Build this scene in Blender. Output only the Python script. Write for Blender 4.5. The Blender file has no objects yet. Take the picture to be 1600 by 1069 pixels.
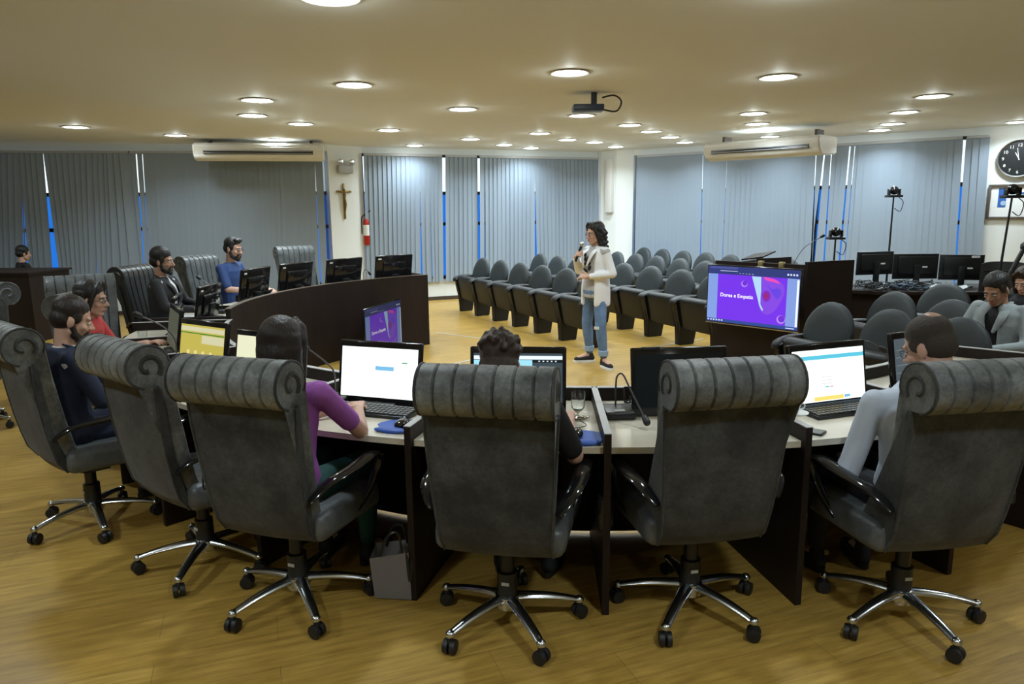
import bpy, bmesh, math, random
from mathutils import Vector, Matrix, Euler
PI = math.pi
R = math.radians
random.seed(7)
sc = bpy.context.scene
C = sc.collection

# ------------------------------------------------------------------ camera, world, exposure
F, CX, CY, CAMH, HORIZON, ROLL = 1120.0, 800.0, 534.5, 1.74, 325.0, R(0.58)
PITCH = math.atan((CY - HORIZON) / F)
cam_d = bpy.data.cameras.new('camera')
cam = bpy.data.objects.new('camera', cam_d)
C.objects.link(cam)
cam_d.sensor_width = 36
cam_d.lens = F / 1600 * 36
cam_d.clip_start = 0.05
fw = Vector((0, math.cos(PITCH), -math.sin(PITCH)))
x0 = Vector((1, 0, 0)); u0 = Vector((0, math.sin(PITCH), math.cos(PITCH)))
rt = x0 * math.cos(ROLL) - u0 * math.sin(ROLL)
up = x0 * math.sin(ROLL) + u0 * math.cos(ROLL)
m = Matrix((rt, up, -fw)).transposed().to_4x4()
m.translation = Vector((0, 0, CAMH))
cam.matrix_world = m
sc.camera = cam
sc.view_settings.view_transform = 'Standard'
sc.view_settings.look = 'None'
sc.view_settings.gamma = 1
sc.view_settings.use_curve_mapping = False
sc.view_settings.exposure = 0.0
w = bpy.data.worlds.new('world'); sc.world = w; w.use_nodes = True
w.node_tree.nodes['Background'].inputs[0].default_value = (0.80, 0.92, 1.0, 1)
w.node_tree.nodes['Background'].inputs[1].default_value = 1.6
LAMP_POWER = 17.5

def ray(px, py):
    u = px - CX; v = CY - py
    return rt * u + up * v + fw * F
def at(px, py, z=0.0):
    d = ray(px, py); return Vector((0, 0, CAMH)) + d * ((z - CAMH) / d.z)
def atY(px, py, Y):
    d = ray(px, py); return Vector((0, 0, CAMH)) + d * (Y / d.y)

# ------------------------------------------------------------------ materials
MATS = {}
def mat(name, col, rough=0.5, metal=0.0, bump=0.0, bscale=50, var=0.0, vscale=8, spec=0.5, emit=None, estr=1.0, sheen=0.0, trans=0.0, coat=0.0, stretch=None):
    if name in MATS: return MATS[name]
    m = bpy.data.materials.new(name); m.use_nodes = True; MATS[name] = m
    nt = m.node_tree; b = nt.nodes['Principled BSDF']
    b.inputs['Base Color'].default_value = (*col, 1)
    b.inputs['Roughness'].default_value = rough
    b.inputs['Metallic'].default_value = metal
    b.inputs['Specular IOR Level'].default_value = spec
    if sheen: b.inputs['Sheen Weight'].default_value = sheen
    if coat: b.inputs['Coat Weight'].default_value = coat; b.inputs['Coat Roughness'].default_value = 0.1
    if trans:
        b.inputs['Transmission Weight'].default_value = trans
    if emit:
        b.inputs['Emission Color'].default_value = (*emit, 1); b.inputs['Emission Strength'].default_value = estr
    tc = nt.nodes.new('ShaderNodeTexCoord')
    mp = nt.nodes.new('ShaderNodeMapping'); nt.links.new(tc.outputs['Object'], mp.inputs[0])
    if stretch: mp.inputs['Scale'].default_value = stretch
    if var:
        n = nt.nodes.new('ShaderNodeTexNoise'); n.inputs['Scale'].default_value = vscale; n.inputs['Detail'].default_value = 6
        n.inputs['Roughness'].default_value = 0.65
        nt.links.new(mp.outputs[0], n.inputs['Vector'])
        cr = nt.nodes.new('ShaderNodeValToRGB')
        cr.color_ramp.elements[0].position = 0.3; cr.color_ramp.elements[1].position = 0.7
        cr.color_ramp.elements[0].color = (*[c * (1 - var) for c in col], 1)
        cr.color_ramp.elements[1].color = (*[min(1, c * (1 + var)) for c in col], 1)
        nt.links.new(n.outputs['Fac'], cr.inputs[0]); nt.links.new(cr.outputs[0], b.inputs['Base Color'])
    if bump:
        n2 = nt.nodes.new('ShaderNodeTexNoise'); n2.inputs['Scale'].default_value = bscale; n2.inputs['Detail'].default_value = 4
        nt.links.new(mp.outputs[0], n2.inputs['Vector'])
        bp = nt.nodes.new('ShaderNodeBump'); bp.inputs['Strength'].default_value = bump; bp.inputs['Distance'].default_value = 0.01
        nt.links.new(n2.outputs['Fac'], bp.inputs['Height']); nt.links.new(bp.outputs[0], b.inputs['Normal'])
    return m
def emis(name, col, s=1.0):
    if name in MATS: return MATS[name]
    return mat(name, (0.01, 0.01, 0.01), 0.3, emit=col, estr=s, spec=0.2)

def floor_mat():
    m = bpy.data.materials.new('floor_planks'); m.use_nodes = True
    nt = m.node_tree; b = nt.nodes['Principled BSDF']
    tc = nt.nodes.new('ShaderNodeTexCoord'); mp = nt.nodes.new('ShaderNodeMapping')
    mp.inputs['Rotation'].default_value = (0, 0, R(-20))
    nt.links.new(tc.outputs['Object'], mp.inputs[0])
    br = nt.nodes.new('ShaderNodeTexBrick'); br.inputs['Scale'].default_value = 1.0
    br.inputs['Brick Width'].default_value = 1.25; br.inputs['Row Height'].default_value = 0.19
    br.inputs['Mortar Size'].default_value = 0.0012; br.inputs['Mortar Smooth'].default_value = 0.3
    br.inputs['Color1'].default_value = (0.44, 0.272, 0.058, 1); br.inputs['Color2'].default_value = (0.48, 0.305, 0.070, 1)
    br.inputs['Mortar'].default_value = (0.24, 0.15, 0.05, 1); br.offset = 0.37
    nt.links.new(mp.outputs[0], br.inputs['Vector'])
    mp2 = nt.nodes.new('ShaderNodeMapping'); mp2.inputs['Scale'].default_value = (1.6, 16, 1)
    nt.links.new(mp.outputs[0], mp2.inputs[0])
    n = nt.nodes.new('ShaderNodeTexNoise'); n.inputs['Scale'].default_value = 2.2; n.inputs['Detail'].default_value = 8; n.inputs['Roughness'].default_value = 0.62
    nt.links.new(mp2.outputs[0], n.inputs['Vector'])
    cr = nt.nodes.new('ShaderNodeValToRGB')
    cr.color_ramp.elements[0].position = 0.3; cr.color_ramp.elements[0].color = (0.62, 0.58, 0.52, 1)
    cr.color_ramp.elements[1].position = 0.68; cr.color_ramp.elements[1].color = (1.1, 1.1, 1.1, 1)
    nt.links.new(n.outputs['Fac'], cr.inputs[0])
    mx = nt.nodes.new('ShaderNodeMix'); mx.data_type = 'RGBA'; mx.blend_type = 'MULTIPLY'; mx.inputs[0].default_value = 1
    nt.links.new(br.outputs['Color'], mx.inputs[6]); nt.links.new(cr.outputs[0], mx.inputs[7])
    nt.links.new(mx.outputs[2], b.inputs['Base Color'])
    b.inputs['Roughness'].default_value = 0.33
    b.inputs['Specular IOR Level'].default_value = 0.4
    return m
def suede_mat(nm='worn_grey_suede', k=1.0, rough=.62):
    m = bpy.data.materials.new(nm); m.use_nodes = True; MATS[nm] = m
    nt = m.node_tree; b = nt.nodes['Principled BSDF']
    tc = nt.nodes.new('ShaderNodeTexCoord')
    oi = nt.nodes.new('ShaderNodeObjectInfo')
    ad = nt.nodes.new('ShaderNodeVectorMath'); ad.operation = 'ADD'
    sc_ = nt.nodes.new('ShaderNodeVectorMath'); sc_.operation = 'SCALE'; sc_.inputs[3].default_value = 20
    cb = nt.nodes.new('ShaderNodeCombineXYZ')
    nt.links.new(oi.outputs['Random'], cb.inputs[0]); nt.links.new(cb.outputs[0], sc_.inputs[0])
    nt.links.new(tc.outputs['Object'], ad.inputs[0]); nt.links.new(sc_.outputs[0], ad.inputs[1])
    n = nt.nodes.new('ShaderNodeTexNoise'); n.inputs['Scale'].default_value = 6; n.inputs['Detail'].default_value = 7; n.inputs['Roughness'].default_value = 0.62
    nt.links.new(ad.outputs[0], n.inputs['Vector'])
    cr = nt.nodes.new('ShaderNodeValToRGB'); e = cr.color_ramp.elements
    e[0].position = 0.38; e[0].color = (0.040 * k, 0.045 * k, 0.047 * k, 1); e[1].position = 0.64; e[1].color = (0.145 * k, 0.158 * k, 0.158 * k, 1)
    nt.links.new(n.outputs['Fac'], cr.inputs[0])
    n3 = nt.nodes.new('ShaderNodeTexNoise'); n3.inputs['Scale'].default_value = 55; n3.inputs['Detail'].default_value = 6; n3.inputs['Roughness'].default_value = 0.8
    nt.links.new(ad.outputs[0], n3.inputs['Vector'])
    cr3 = nt.nodes.new('ShaderNodeValToRGB'); cr3.color_ramp.elements[0].position = 0.32; cr3.color_ramp.elements[0].color = (0.55, 0.55, 0.56, 1)
    cr3.color_ramp.elements[1].position = 0.62; cr3.color_ramp.elements[1].color = (1.12, 1.12, 1.12, 1)
    nt.links.new(n3.outputs['Fac'], cr3.inputs[0])
    mx = nt.nodes.new('ShaderNodeMix'); mx.data_type = 'RGBA'; mx.blend_type = 'MULTIPLY'; mx.inputs[0].default_value = 1
    nt.links.new(cr.outputs[0], mx.inputs[6]); nt.links.new(cr3.outputs[0], mx.inputs[7])
    nt.links.new(mx.outputs[2], b.inputs['Base Color'])
    b.inputs['Roughness'].default_value = rough; b.inputs['Sheen Weight'].default_value = 0.1
    bp = nt.nodes.new('ShaderNodeBump'); bp.inputs['Strength'].default_value = 0.35; bp.inputs['Distance'].default_value = 0.006
    nt.links.new(n3.outputs['Fac'], bp.inputs['Height']); nt.links.new(bp.outputs[0], b.inputs['Normal'])
    return m
M_SUEDE = suede_mat(k=1.45, rough=.42); M_SHELL = suede_mat('worn_shell_suede', .40, .75)
M_LEATH = mat('grey_leather', (0.095, 0.105, 0.108), 0.38, bump=0.25, bscale=40, var=0.35, vscale=9)
M_BLEATH = mat('black_leather', (0.022, 0.024, 0.025), 0.35, bump=0.15, bscale=60)
M_CHROME = mat('brushed_chrome', (0.62, 0.65, 0.68), 0.22, 1.0)
M_BLACK = mat('black_plastic', (0.010, 0.012, 0.013), 0.35)
M_GLOSS = mat('gloss_black', (0.010, 0.010, 0.011), 0.12)
M_RUB = mat('caster_rubber', (0.010, 0.010, 0.011), 0.5)
M_WOOD = mat('espresso_laminate', (0.017, 0.0105, 0.0085), 0.5, var=0.25, vscale=5, stretch=(1, 1, 0.25), spec=0.25)
M_EDGE = mat('pale_edge_band', (0.42, 0.42, 0.42), 0.4)
M_TOP = mat('cream_desktop', (0.62, 0.57, 0.46), 0.22, var=0.06, vscale=6)
M_WHITE = mat('white_paint', (0.76, 0.80, 0.79), 0.6)
M_CEIL = mat('ceiling_paint', (0.76, 0.77, 0.735), 0.7)
M_BLIND = mat('grey_blue_blind', (0.255, 0.315, 0.385), 0.7, bump=0.05, bscale=200)
M_DARKBASE = mat('dark_baseboard', (0.05, 0.035, 0.025), 0.5)
M_WPLAST = mat('white_plastic', (0.72, 0.72, 0.69), 0.4)
M_GPLAST = mat('grey_plastic', (0.40, 0.42, 0.44), 0.4)
M_PAPER = mat('paper', (0.8, 0.82, 0.82), 0.6)
M_BLUE = mat('blue_rubber', (0.02, 0.09, 0.42), 0.5)
M_SCR = mat('dark_screen', (0.012, 0.016, 0.019), 0.25)
M_GLASS = mat('clear_glass', (0.95, 0.98, 0.98), 0.02, trans=1.0)
M_SILVER = mat('silver', (0.6, 0.6, 0.6), 0.3, 1.0)
M_GREYFAB = mat('auditorium_fabric', (0.020, 0.027, 0.029), 0.6, bump=0.1, bscale=120)
M_ARM = mat('auditorium_black', (0.004, 0.0045, 0.005), 0.5)
M_STRIP = mat('aluminium_strip', (0.62, 0.62, 0.58), 0.35, 0.6)

# ------------------------------------------------------------------ helpers
def link(name, bm, m, parent=None, smooth=True, loc=None, angle=40):
    me = bpy.data.meshes.new(name)
    bmesh.ops.recalc_face_normals(bm, faces=bm.faces[:])
    bm.to_mesh(me); bm.free()
    if m: me.materials.append(m)
    if smooth:
        for p in me.polygons: p.use_smooth = True
        try: me.set_sharp_from_angle(angle=R(angle))
        except Exception: pass
    o = bpy.data.objects.new(name, me); C.objects.link(o)
    if parent: o.parent = parent
    if loc is not None: o.location = loc
    return o
def thing(name, label, cat, loc=(0, 0, 0), rz=0.0, group=None, kind=None):
    o = bpy.data.objects.new(name, None); C.objects.link(o); o.empty_display_size = 0.1
    o.location = loc; o.rotation_euler = (0, 0, rz)
    o['label'] = label; o['category'] = cat
    if group: o['group'] = group
    if kind: o['kind'] = kind
    return o
def tag(o, label, cat, group=None, kind=None):
    o['label'] = label; o['category'] = cat
    if group: o['group'] = group
    if kind: o['kind'] = kind
    return o
def struct(name, bm, m, parent=None, smooth=False):
    o = link(name, bm, m, parent, smooth)
    if not parent: o['kind'] = 'structure'
    return o
def dup(root, loc, rz, label, group=None, scale=None):
    r = root.copy(); C.objects.link(r); r.location = loc; r.rotation_euler = (0, 0, rz); r['label'] = label
    if group: r['group'] = group
    if scale: r.scale = scale
    for ch in [o for o in root.children]:
        c = ch.copy(); C.objects.link(c); c.parent = r
        for g in ch.children:
            d = g.copy(); C.objects.link(d); d.parent = c
    return r
def NB(): return bmesh.new()
def box(bm, c, s, rot=None, bev=0.0, seg=2, mtx=None):
    g = bmesh.ops.create_cube(bm, size=1)
    vs = g['verts']
    for v in vs: v.co = Vector((v.co.x * s[0], v.co.y * s[1], v.co.z * s[2]))
    if bev > 0:
        es = list({e for v in vs for e in v.link_edges})
        r = bmesh.ops.bevel(bm, geom=es, offset=bev, segments=seg, affect='EDGES', profile=0.5)
        vs = list({v for f in r['faces'] for v in f.verts} | {v for v in vs if v.is_valid})
    M = Matrix.Translation(Vector(c))
    if rot: M = M @ Euler(rot).to_matrix().to_4x4()
    if mtx is not None: M = mtx @ M
    for v in vs: v.co = M @ v.co
    return vs
def frame_of(d, ref=Vector((0, 0, 1))):
    d = d.normalized()
    if abs(d.dot(ref)) > 0.98: ref = Vector((0, 1, 0))
    a = d.cross(ref).normalized(); b = a.cross(d).normalized()
    return a, b
def tube(bm, pts, rad, n=8, flat=1.0, closed=False, caps=True, ref=Vector((0, 0, 1))):
    pts = [Vector(p) for p in pts]
    if not isinstance(rad, (list, tuple)): rad = [rad] * len(pts)
    rings = []
    pa = None
    for i, p in enumerate(pts):
        if closed: d = pts[(i + 1) % len(pts)] - pts[i - 1]
        else: d = pts[min(i + 1, len(pts) - 1)] - pts[max(i - 1, 0)]
        d = d.normalized()
        if pa is None: a, b = frame_of(d, ref)
        else:
            a = (pa - d * pa.dot(d))
            a = a.normalized() if a.length > 1e-6 else frame_of(d, ref)[0]
            b = a.cross(d).normalized()
        pa = a
        rings.append([bm.verts.new(p + a * math.cos(2 * PI * k / n) * rad[i] + b * math.sin(2 * PI * k / n) * rad[i] * flat) for k in range(n)])
    m_ = len(rings)
    for i in range(m_ if closed else m_ - 1):
        A, B = rings[i], rings[(i + 1) % m_]
        for k in range(n):
            bm.faces.new((A[k], A[(k + 1) % n], B[(k + 1) % n], B[k]))
    if caps and not closed:
        bm.faces.new(rings[0]); bm.faces.new(rings[-1][::-1])
def smooth_path(pts, n=5):
    pts = [Vector(p) for p in pts]; out = []
    for i in range(len(pts) - 1):
        p0 = pts[max(i - 1, 0)]; p1 = pts[i]; p2 = pts[i + 1]; p3 = pts[min(i + 2, len(pts) - 1)]
        for k in range(n):
            t = k / n
            out.append(0.5 * ((2 * p1) + (-p0 + p2) * t + (2 * p0 - 5 * p1 + 4 * p2 - p3) * t * t + (-p0 + 3 * p1 - 3 * p2 + p3) * t ** 3))
    out.append(pts[-1]); return out
def lathe(bm, prof, n=20, c=(0, 0, 0), mtx=None):
    rings = []
    c = Vector(c)
    for r, z in prof:
        rg = []
        for k in range(n):
            v = Vector((max(r, 1e-4) * math.cos(2 * PI * k / n), max(r, 1e-4) * math.sin(2 * PI * k / n), z))
            v = (mtx @ v) if mtx is not None else v
            rg.append(bm.verts.new(v + c))
        rings.append(rg)
    for A, B in zip(rings, rings[1:]):
        for k in range(n): bm.faces.new((A[k], A[(k + 1) % n], B[(k + 1) % n], B[k]))
    bm.faces.new(rings[0][::-1]); bm.faces.new(rings[-1])
def capsule(bm, p0, p1, r0, r1=None, n=12):
    if r1 is None: r1 = r0
    p0 = Vector(p0); p1 = Vector(p1); d = p1 - p0
    L = d.length
    if L < 1e-5: d = Vector((0, 0, 1)); L = 1e-5
    d = d.normalized(); a, b = frame_of(d)
    prof = []
    for k in range(1, 4): t = PI / 2 * (1 - k / 4); prof.append((r0 * math.cos(t), -r0 * math.sin(t)))
    prof.append((r0, 0)); prof.append((r1, L))
    for k in range(1, 4): t = PI / 2 * k / 4; prof.append((r1 * math.cos(t), L + r1 * math.sin(t)))
    rings = [[bm.verts.new(p0 + d * z + (a * math.cos(2 * PI * k / n) + b * math.sin(2 * PI * k / n)) * r) for k in range(n)] for r, z in prof]
    v0 = bm.verts.new(p0 - d * r0); v1 = bm.verts.new(p1 + d * r1)
    for A, B in zip(rings, rings[1:]):
        for k in range(n): bm.faces.new((A[k], A[(k + 1) % n], B[(k + 1) % n], B[k]))
    for k in range(n):
        bm.faces.new((v0, rings[0][(k + 1) % n], rings[0][k])); bm.faces.new((v1, rings[-1][k], rings[-1][(k + 1) % n]))
def ell(bm, c, r, rot=None, mtx=None, n=16):
    g = bmesh.ops.create_uvsphere(bm, u_segments=n, v_segments=n // 2 + 2, radius=1)
    M = Matrix.Translation(Vector(c))
    if rot: M = M @ Euler(rot).to_matrix().to_4x4()
    if mtx is not None: M = mtx @ M
    M = M @ Matrix.Diagonal((r[0], r[1], r[2], 1))
    for v in g['verts']: v.co = M @ v.co
def prism(bm, poly, z0, z1):
    a = [bm.verts.new((p[0], p[1], z0)) for p in poly]; b = [bm.verts.new((p[0], p[1], z1)) for p in poly]
    n = len(poly)
    for i in range(n): bm.faces.new((a[i], a[(i + 1) % n], b[(i + 1) % n], b[i]))
    bm.faces.new(a[::-1]); bm.faces.new(b)
def slab(bm, pts, n, th):
    """extrude polygon pts (3d) along n by th"""
    n = Vector(n).normalized() * th
    a = [bm.verts.new(Vector(p)) for p in pts]; b = [bm.verts.new(Vector(p) + n) for p in pts]
    k = len(pts)
    for i in range(k): bm.faces.new((a[i], a[(i + 1) % k], b[(i + 1) % k], b[i]))
    bm.faces.new(a[::-1]); bm.faces.new(b)
def wallseg(bm, P0, P1, z0, z1, th, side=1):
    P0 = Vector((P0[0], P0[1])); P1 = Vector((P1[0], P1[1])); d = (P1 - P0).normalized(); n = Vector((-d.y, d.x)) * th * side
    prism(bm, [P0, P1, P1 + n, P0 + n], z0, z1)
def blob(name, fill, m, parent, voxel=0.006, it=6, fac=0.5):
    bm = NB(); fill(bm)
    me = bpy.data.meshes.new(name); bmesh.ops.recalc_face_normals(bm, faces=bm.faces[:]); bm.to_mesh(me); bm.free()
    t = bpy.data.objects.new('tmp', me); C.objects.link(t)
    rm = t.modifiers.new('r', 'REMESH'); rm.mode = 'VOXEL'; rm.voxel_size = voxel
    sm = t.modifiers.new('s', 'SMOOTH'); sm.iterations = it; sm.factor = fac
    dg = bpy.context.evaluated_depsgraph_get(); dg.update()
    nm = bpy.data.meshes.new_from_object(t.evaluated_get(dg)); nm.name = name
    bpy.data.objects.remove(t); bpy.data.meshes.remove(me)
    nm.materials.clear(); nm.materials.append(m)
    for p in nm.polygons: p.use_smooth = True
    o = bpy.data.objects.new(name, nm); C.objects.link(o)
    if parent: o.parent = parent
    return o
def text(name, body, size, M, m, parent=None, align='LEFT', ext=0.0008):
    cu = bpy.data.curves.new(name, 'FONT'); cu.body = body; cu.size = size; cu.extrude = ext; cu.align_x = align; cu.align_y = 'CENTER'
    cu.resolution_u = 3
    t = bpy.data.objects.new('tmp', cu); C.objects.link(t)
    dg = bpy.context.evaluated_depsgraph_get(); dg.update()
    me = bpy.data.meshes.new_from_object(t.evaluated_get(dg)); me.name = name
    bpy.data.objects.remove(t)
    me.materials.clear(); me.materials.append(m); me.transform(M)
    o = bpy.data.objects.new(name, me); C.objects.link(o)
    if parent: o.parent = parent
    return o
ORD = ['first', 'second', 'third', 'fourth', 'fifth', 'sixth', 'seventh', 'eighth', 'ninth', 'tenth', 'eleventh', 'twelfth']

# ------------------------------------------------------------------ room
HC = 2.85
WL0, WL1 = Vector((-9.4, 11.70)), Vector((-3.17, 12.83))
CL1 = Vector((-2.67, 13.29))
BK1 = Vector((1.80, 15.15)); CR1 = Vector((2.46, 14.66))
WR1 = Vector((7.02, 11.04)); WR2 = Vector((9.6, 9.0))
bm = NB(); prism(bm, [(-9.4, -4), (9.6, -4), (9.6, 9.0), WR1, CR1, BK1, CL1, WL1, WL0], -0.12, 0)
struct('floor', bm, floor_mat())
bm = NB(); prism(bm, [(-9.5, -4.1), (9.7, -4.1), (9.7, 9.1), WR1 + Vector((.2, .3)), CR1 + Vector((.2, .3)), BK1 + Vector((0, .4)), CL1 + Vector((-.1, .3)), WL1 + Vector((0, .3)), WL0 + Vector((-.1, .3))], HC, HC + 0.12)
struct('ceiling', bm, M_CEIL)
BZ0, BZ1 = 0.40, 2.74     # window opening heights
def window_wall(name, P0, P1):
    bm = NB(); wallseg(bm, P0, P1, 0, BZ0, 0.22); wallseg(bm, P0, P1, BZ1, HC, 0.22)
    return struct(name, bm, M_WHITE)
window_wall('wall_left', WL0, WL1)
window_wall('wall_back', CL1, BK1)
window_wall('wall_right', CR1, WR1)
bm = NB(); wallseg(bm, WL1, CL1, 0, HC, 0.30)
for p in (WL1,): pass
struct('wall_column_left', bm, M_WHITE)
bm = NB(); prism(bm, [BK1 - Vector((0.0, 0.0)), BK1 + Vector((0.0, .6)), CR1 + Vector((.5, .55)), CR1, (2.13, 14.72), (1.86, 15.02)], 0, HC)
struct('wall_column_back', bm, M_WHITE)
bm = NB(); wallseg(bm, WR1, WR2, 0, HC, 0.22); struct('wall_far_right', bm, M_WHITE)
bm = NB(); prism(bm, [(9.6, -4), (9.8, -4), (9.8, 9.0), (9.6, 9.0)], 0, HC); struct('wall_side_right', bm, M_WHITE)
bm = NB(); prism(bm, [(-9.6, -4), (-9.4, -4), (-9.4, 11.9), (-9.6, 11.9)], 0, HC); struct('wall_side_left', bm, M_WHITE)
bm = NB(); prism(bm, [(-9.6, -4.2), (9.8, -4.2), (9.8, -4), (-9.6, -4)], 0, HC); struct('wall_front', bm, M_WHITE)
def inset(P0, P1, d):
    dd = (P1 - P0).normalized(); n = Vector((-dd.y, dd.x)); return P0 - n * d, P1 - n * d
for nm, a, b in (('baseboard_back', CL1, BK1), ('baseboard_left', WL0, WL1), ('baseboard_right', CR1, WR1), ('baseboard_far_right', WR1, WR2)):
    a2, b2 = inset(a, b, 0.015); bm = NB(); wallseg(bm, a2, b2, 0, 0.07, 0.016); struct(nm, bm, M_DARKBASE)

M_PANE = mat('blue_window_film', (0.02, 0.16, 0.55), 0.6, trans=1.0)
M_FRAME = mat('dark_window_frame', (0.02, 0.02, 0.022), 0.4)
WINC = [0]
def window(P0, P1, n):
    WINC[0] += 1
    d = (P1 - P0); L = d.length; d = d.normalized(); nn = Vector((-d.y, d.x))
    root = bpy.data.objects.new('window_%d' % WINC[0], None); C.objects.link(root); root['kind'] = 'structure'
    def seg(bm, a, b, z0, z1, o, th):
        q0 = P0 + d * a + nn * o; q1 = P0 + d * b + nn * o; wallseg(bm, q0, q1, z0, z1, th)
    bm = NB()
    for k in range(n + 1): seg(bm, L * k / n - .03, L * k / n + .03, BZ0, BZ1, .08, .08)
    for z in (BZ0, 1.42, 2.0, BZ1 - .05): seg(bm, 0, L, z, z + .06, .085, .07)
    link('window_frame', bm, M_FRAME, root, False)
    for k in range(n):
        bm = NB(); seg(bm, L * k / n + .03, L * (k + 1) / n - .03, BZ0 + .06, 1.42, .11, .012); seg(bm, L * k / n + .03, L * (k + 1) / n - .03, 1.48, 2.0, .11, .012)
        link('lower_pane', bm, M_PANE, root, False)
        bm = NB(); seg(bm, L * k / n + .03, L * (k + 1) / n - .03, 2.06, BZ1 - .05, .11, .006)
        link('upper_pane', bm, M_GLASS, root, False)
window(WL0, WL1, 5); window(CL1, BK1, 4); window(CR1, WR1, 5)

def wall_u(P0, P1, px, py):
    d = ray(px, py); D = (P1 - P0).normalized()
    det = d.x * (-D.y) + D.x * d.y
    t = (P0.x * (-D.y) + D.x * P0.y) / det
    q = Vector((d.x * t, d.y * t)); return (q - P0).dot(D), CAMH + d.z * t
def blind(P0, P1, pxs, gaps, label, flatten=14, group=None):
    """pxs = (top px left, top px right, bottom px left, bottom px right) ; gaps = list of same"""
    P0, P1 = inset(P0, P1, 0.06)
    D = (P1 - P0).normalized(); n = Vector((-D.y, D.x))
    z0, z1 = 0.36, 2.72
    def u(px, top): return wall_u(P0, P1, px, 238 if top else 440)[0]
    edges_t = [u(pxs[0], 1)]; edges_b = [u(pxs[2], 0)]
    segs = []
    for g in gaps:
        segs.append((edges_t[-1], u(g[0], 1), edges_b[-1], u(g[2], 0))); edges_t.append(u(g[1], 1)); edges_b.append(u(g[3], 0))
    segs.append((edges_t[-1], u(pxs[1], 1), edges_b[-1], u(pxs[3], 0)))
    root = thing('vertical_blind', label, 'window blind', (0, 0, 0), 0, group)
    bm = NB()
    for (a, b, c, d_) in segs:
        k = max(1, int(round((b - a) / 0.088)))
        wd = max((b - a), (d_ - c)) / k * 1.18
        for i in range(k):
            f = (i + .5) / k
            ut = a + (b - a) * f; ub = c + (d_ - c) * f
            ang = R(flatten * .6 + random.uniform(-3, 3)); a2 = ang + R(random.uniform(-4, 4))
            if k <= 1: wt = (b - a); wb = (d_ - c)
            else: wt = wb = wd
            vs = []
            for uu, z, an, w_ in ((ut, z1 - .02, ang, wt), (ub, z0, a2, wb)):
                row = []
                for s in (-1, -.5, 0, .5, 1):
                    x = s * w_ / 2 * math.cos(an); y = s * w_ / 2 * math.sin(an) + (0.006 if flatten > 8 else 0.002) * (1 - s * s)
                    row.append(P0 + D * (uu + x) + n * (y - .01))
                vs.append((row, z))
            for q in range(4):
                p = [vs[0][0][q], vs[0][0][q + 1], vs[1][0][q + 1], vs[1][0][q]]
                zz = [vs[0][1], vs[0][1], vs[1][1], vs[1][1]]
                bm.faces.new([bm.verts.new((pp.x, pp.y, z)) for pp, z in zip(p, zz)])
    bmesh.ops.remove_doubles(bm, verts=bm.verts[:], dist=1e-5)
    s = bmesh.ops.solidify(bm, geom=bm.faces[:], thickness=0.0012)
    link('slats', bm, M_BLIND, root, True, angle=60)
    bm = NB(); wallseg(bm, P0 + D * segs[0][0] - n * .03, P0 + D * segs[-1][1] - n * .03, z1 - .03, z1 + .01, .05)
    link('head_rail', bm, M_GPLAST, root, False)
    return root
blind(WL0, WL1, (-96, 200, -80, 221), [(33, 33, 33, 37), (33, 33, 41, 46), (66, 69, 82, 98), (146, 146, 148, 153), (172, 172, 176, 178)], 'grey blue vertical blind at the far left, with a wide slanted gap', 16)
blind(WL0, WL1, (203, 503, 223, 513), [(212, 214, 226, 228), (222, 224, 235, 236), (470, 472, 477, 478), (489, 491, 499, 502)], 'wide flat grey blue blind behind the two seated bearded men', 3)
blind(CL1, BK1, (568, 690, 574, 692), [(655, 655, 657, 662), (671, 671, 674, 677)], 'grey vertical blind right of the fire extinguisher', 16)
blind(CL1, BK1, (696, 744, 697, 747), [(745, 745, 746, 746)], 'narrow grey vertical blind between two bright slits', 12)
blind(CL1, BK1, (749, 934, 750, 932), [(757, 758, 757, 759), (835, 835, 835, 840)], 'grey vertical blind behind the standing presenter, with a dark wedge gap', 13)
blind(CR1, WR1, (996, 1288, 992, 1262), [(1098, 1100, 1092, 1096), (1113, 1114, 1105, 1107), (1136, 1138, 1126, 1129), (1193, 1193, 1186, 1188), (1229, 1229, 1222, 1224), (1274, 1276, 1264, 1268)], 'grey blue vertical blind below the right air conditioner, full of slits', 8)
blind(CR1, WR1, (1290, 1502, 1270, 1490), [(1299, 1301, 1284, 1289), (1326, 1329, 1305, 1310), (1335, 1336, 1317, 1318), (1343, 1344, 1326, 1327), (1364, 1365, 1352, 1354), (1430, 1432, 1418, 1419)], 'grey blue vertical blind behind the three monitor backs', 8)
blind(CR1, WR1, (1509, 1543, 1494, 1530), [], 'narrow last strip of blind left of the wall clock', 10)

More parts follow.
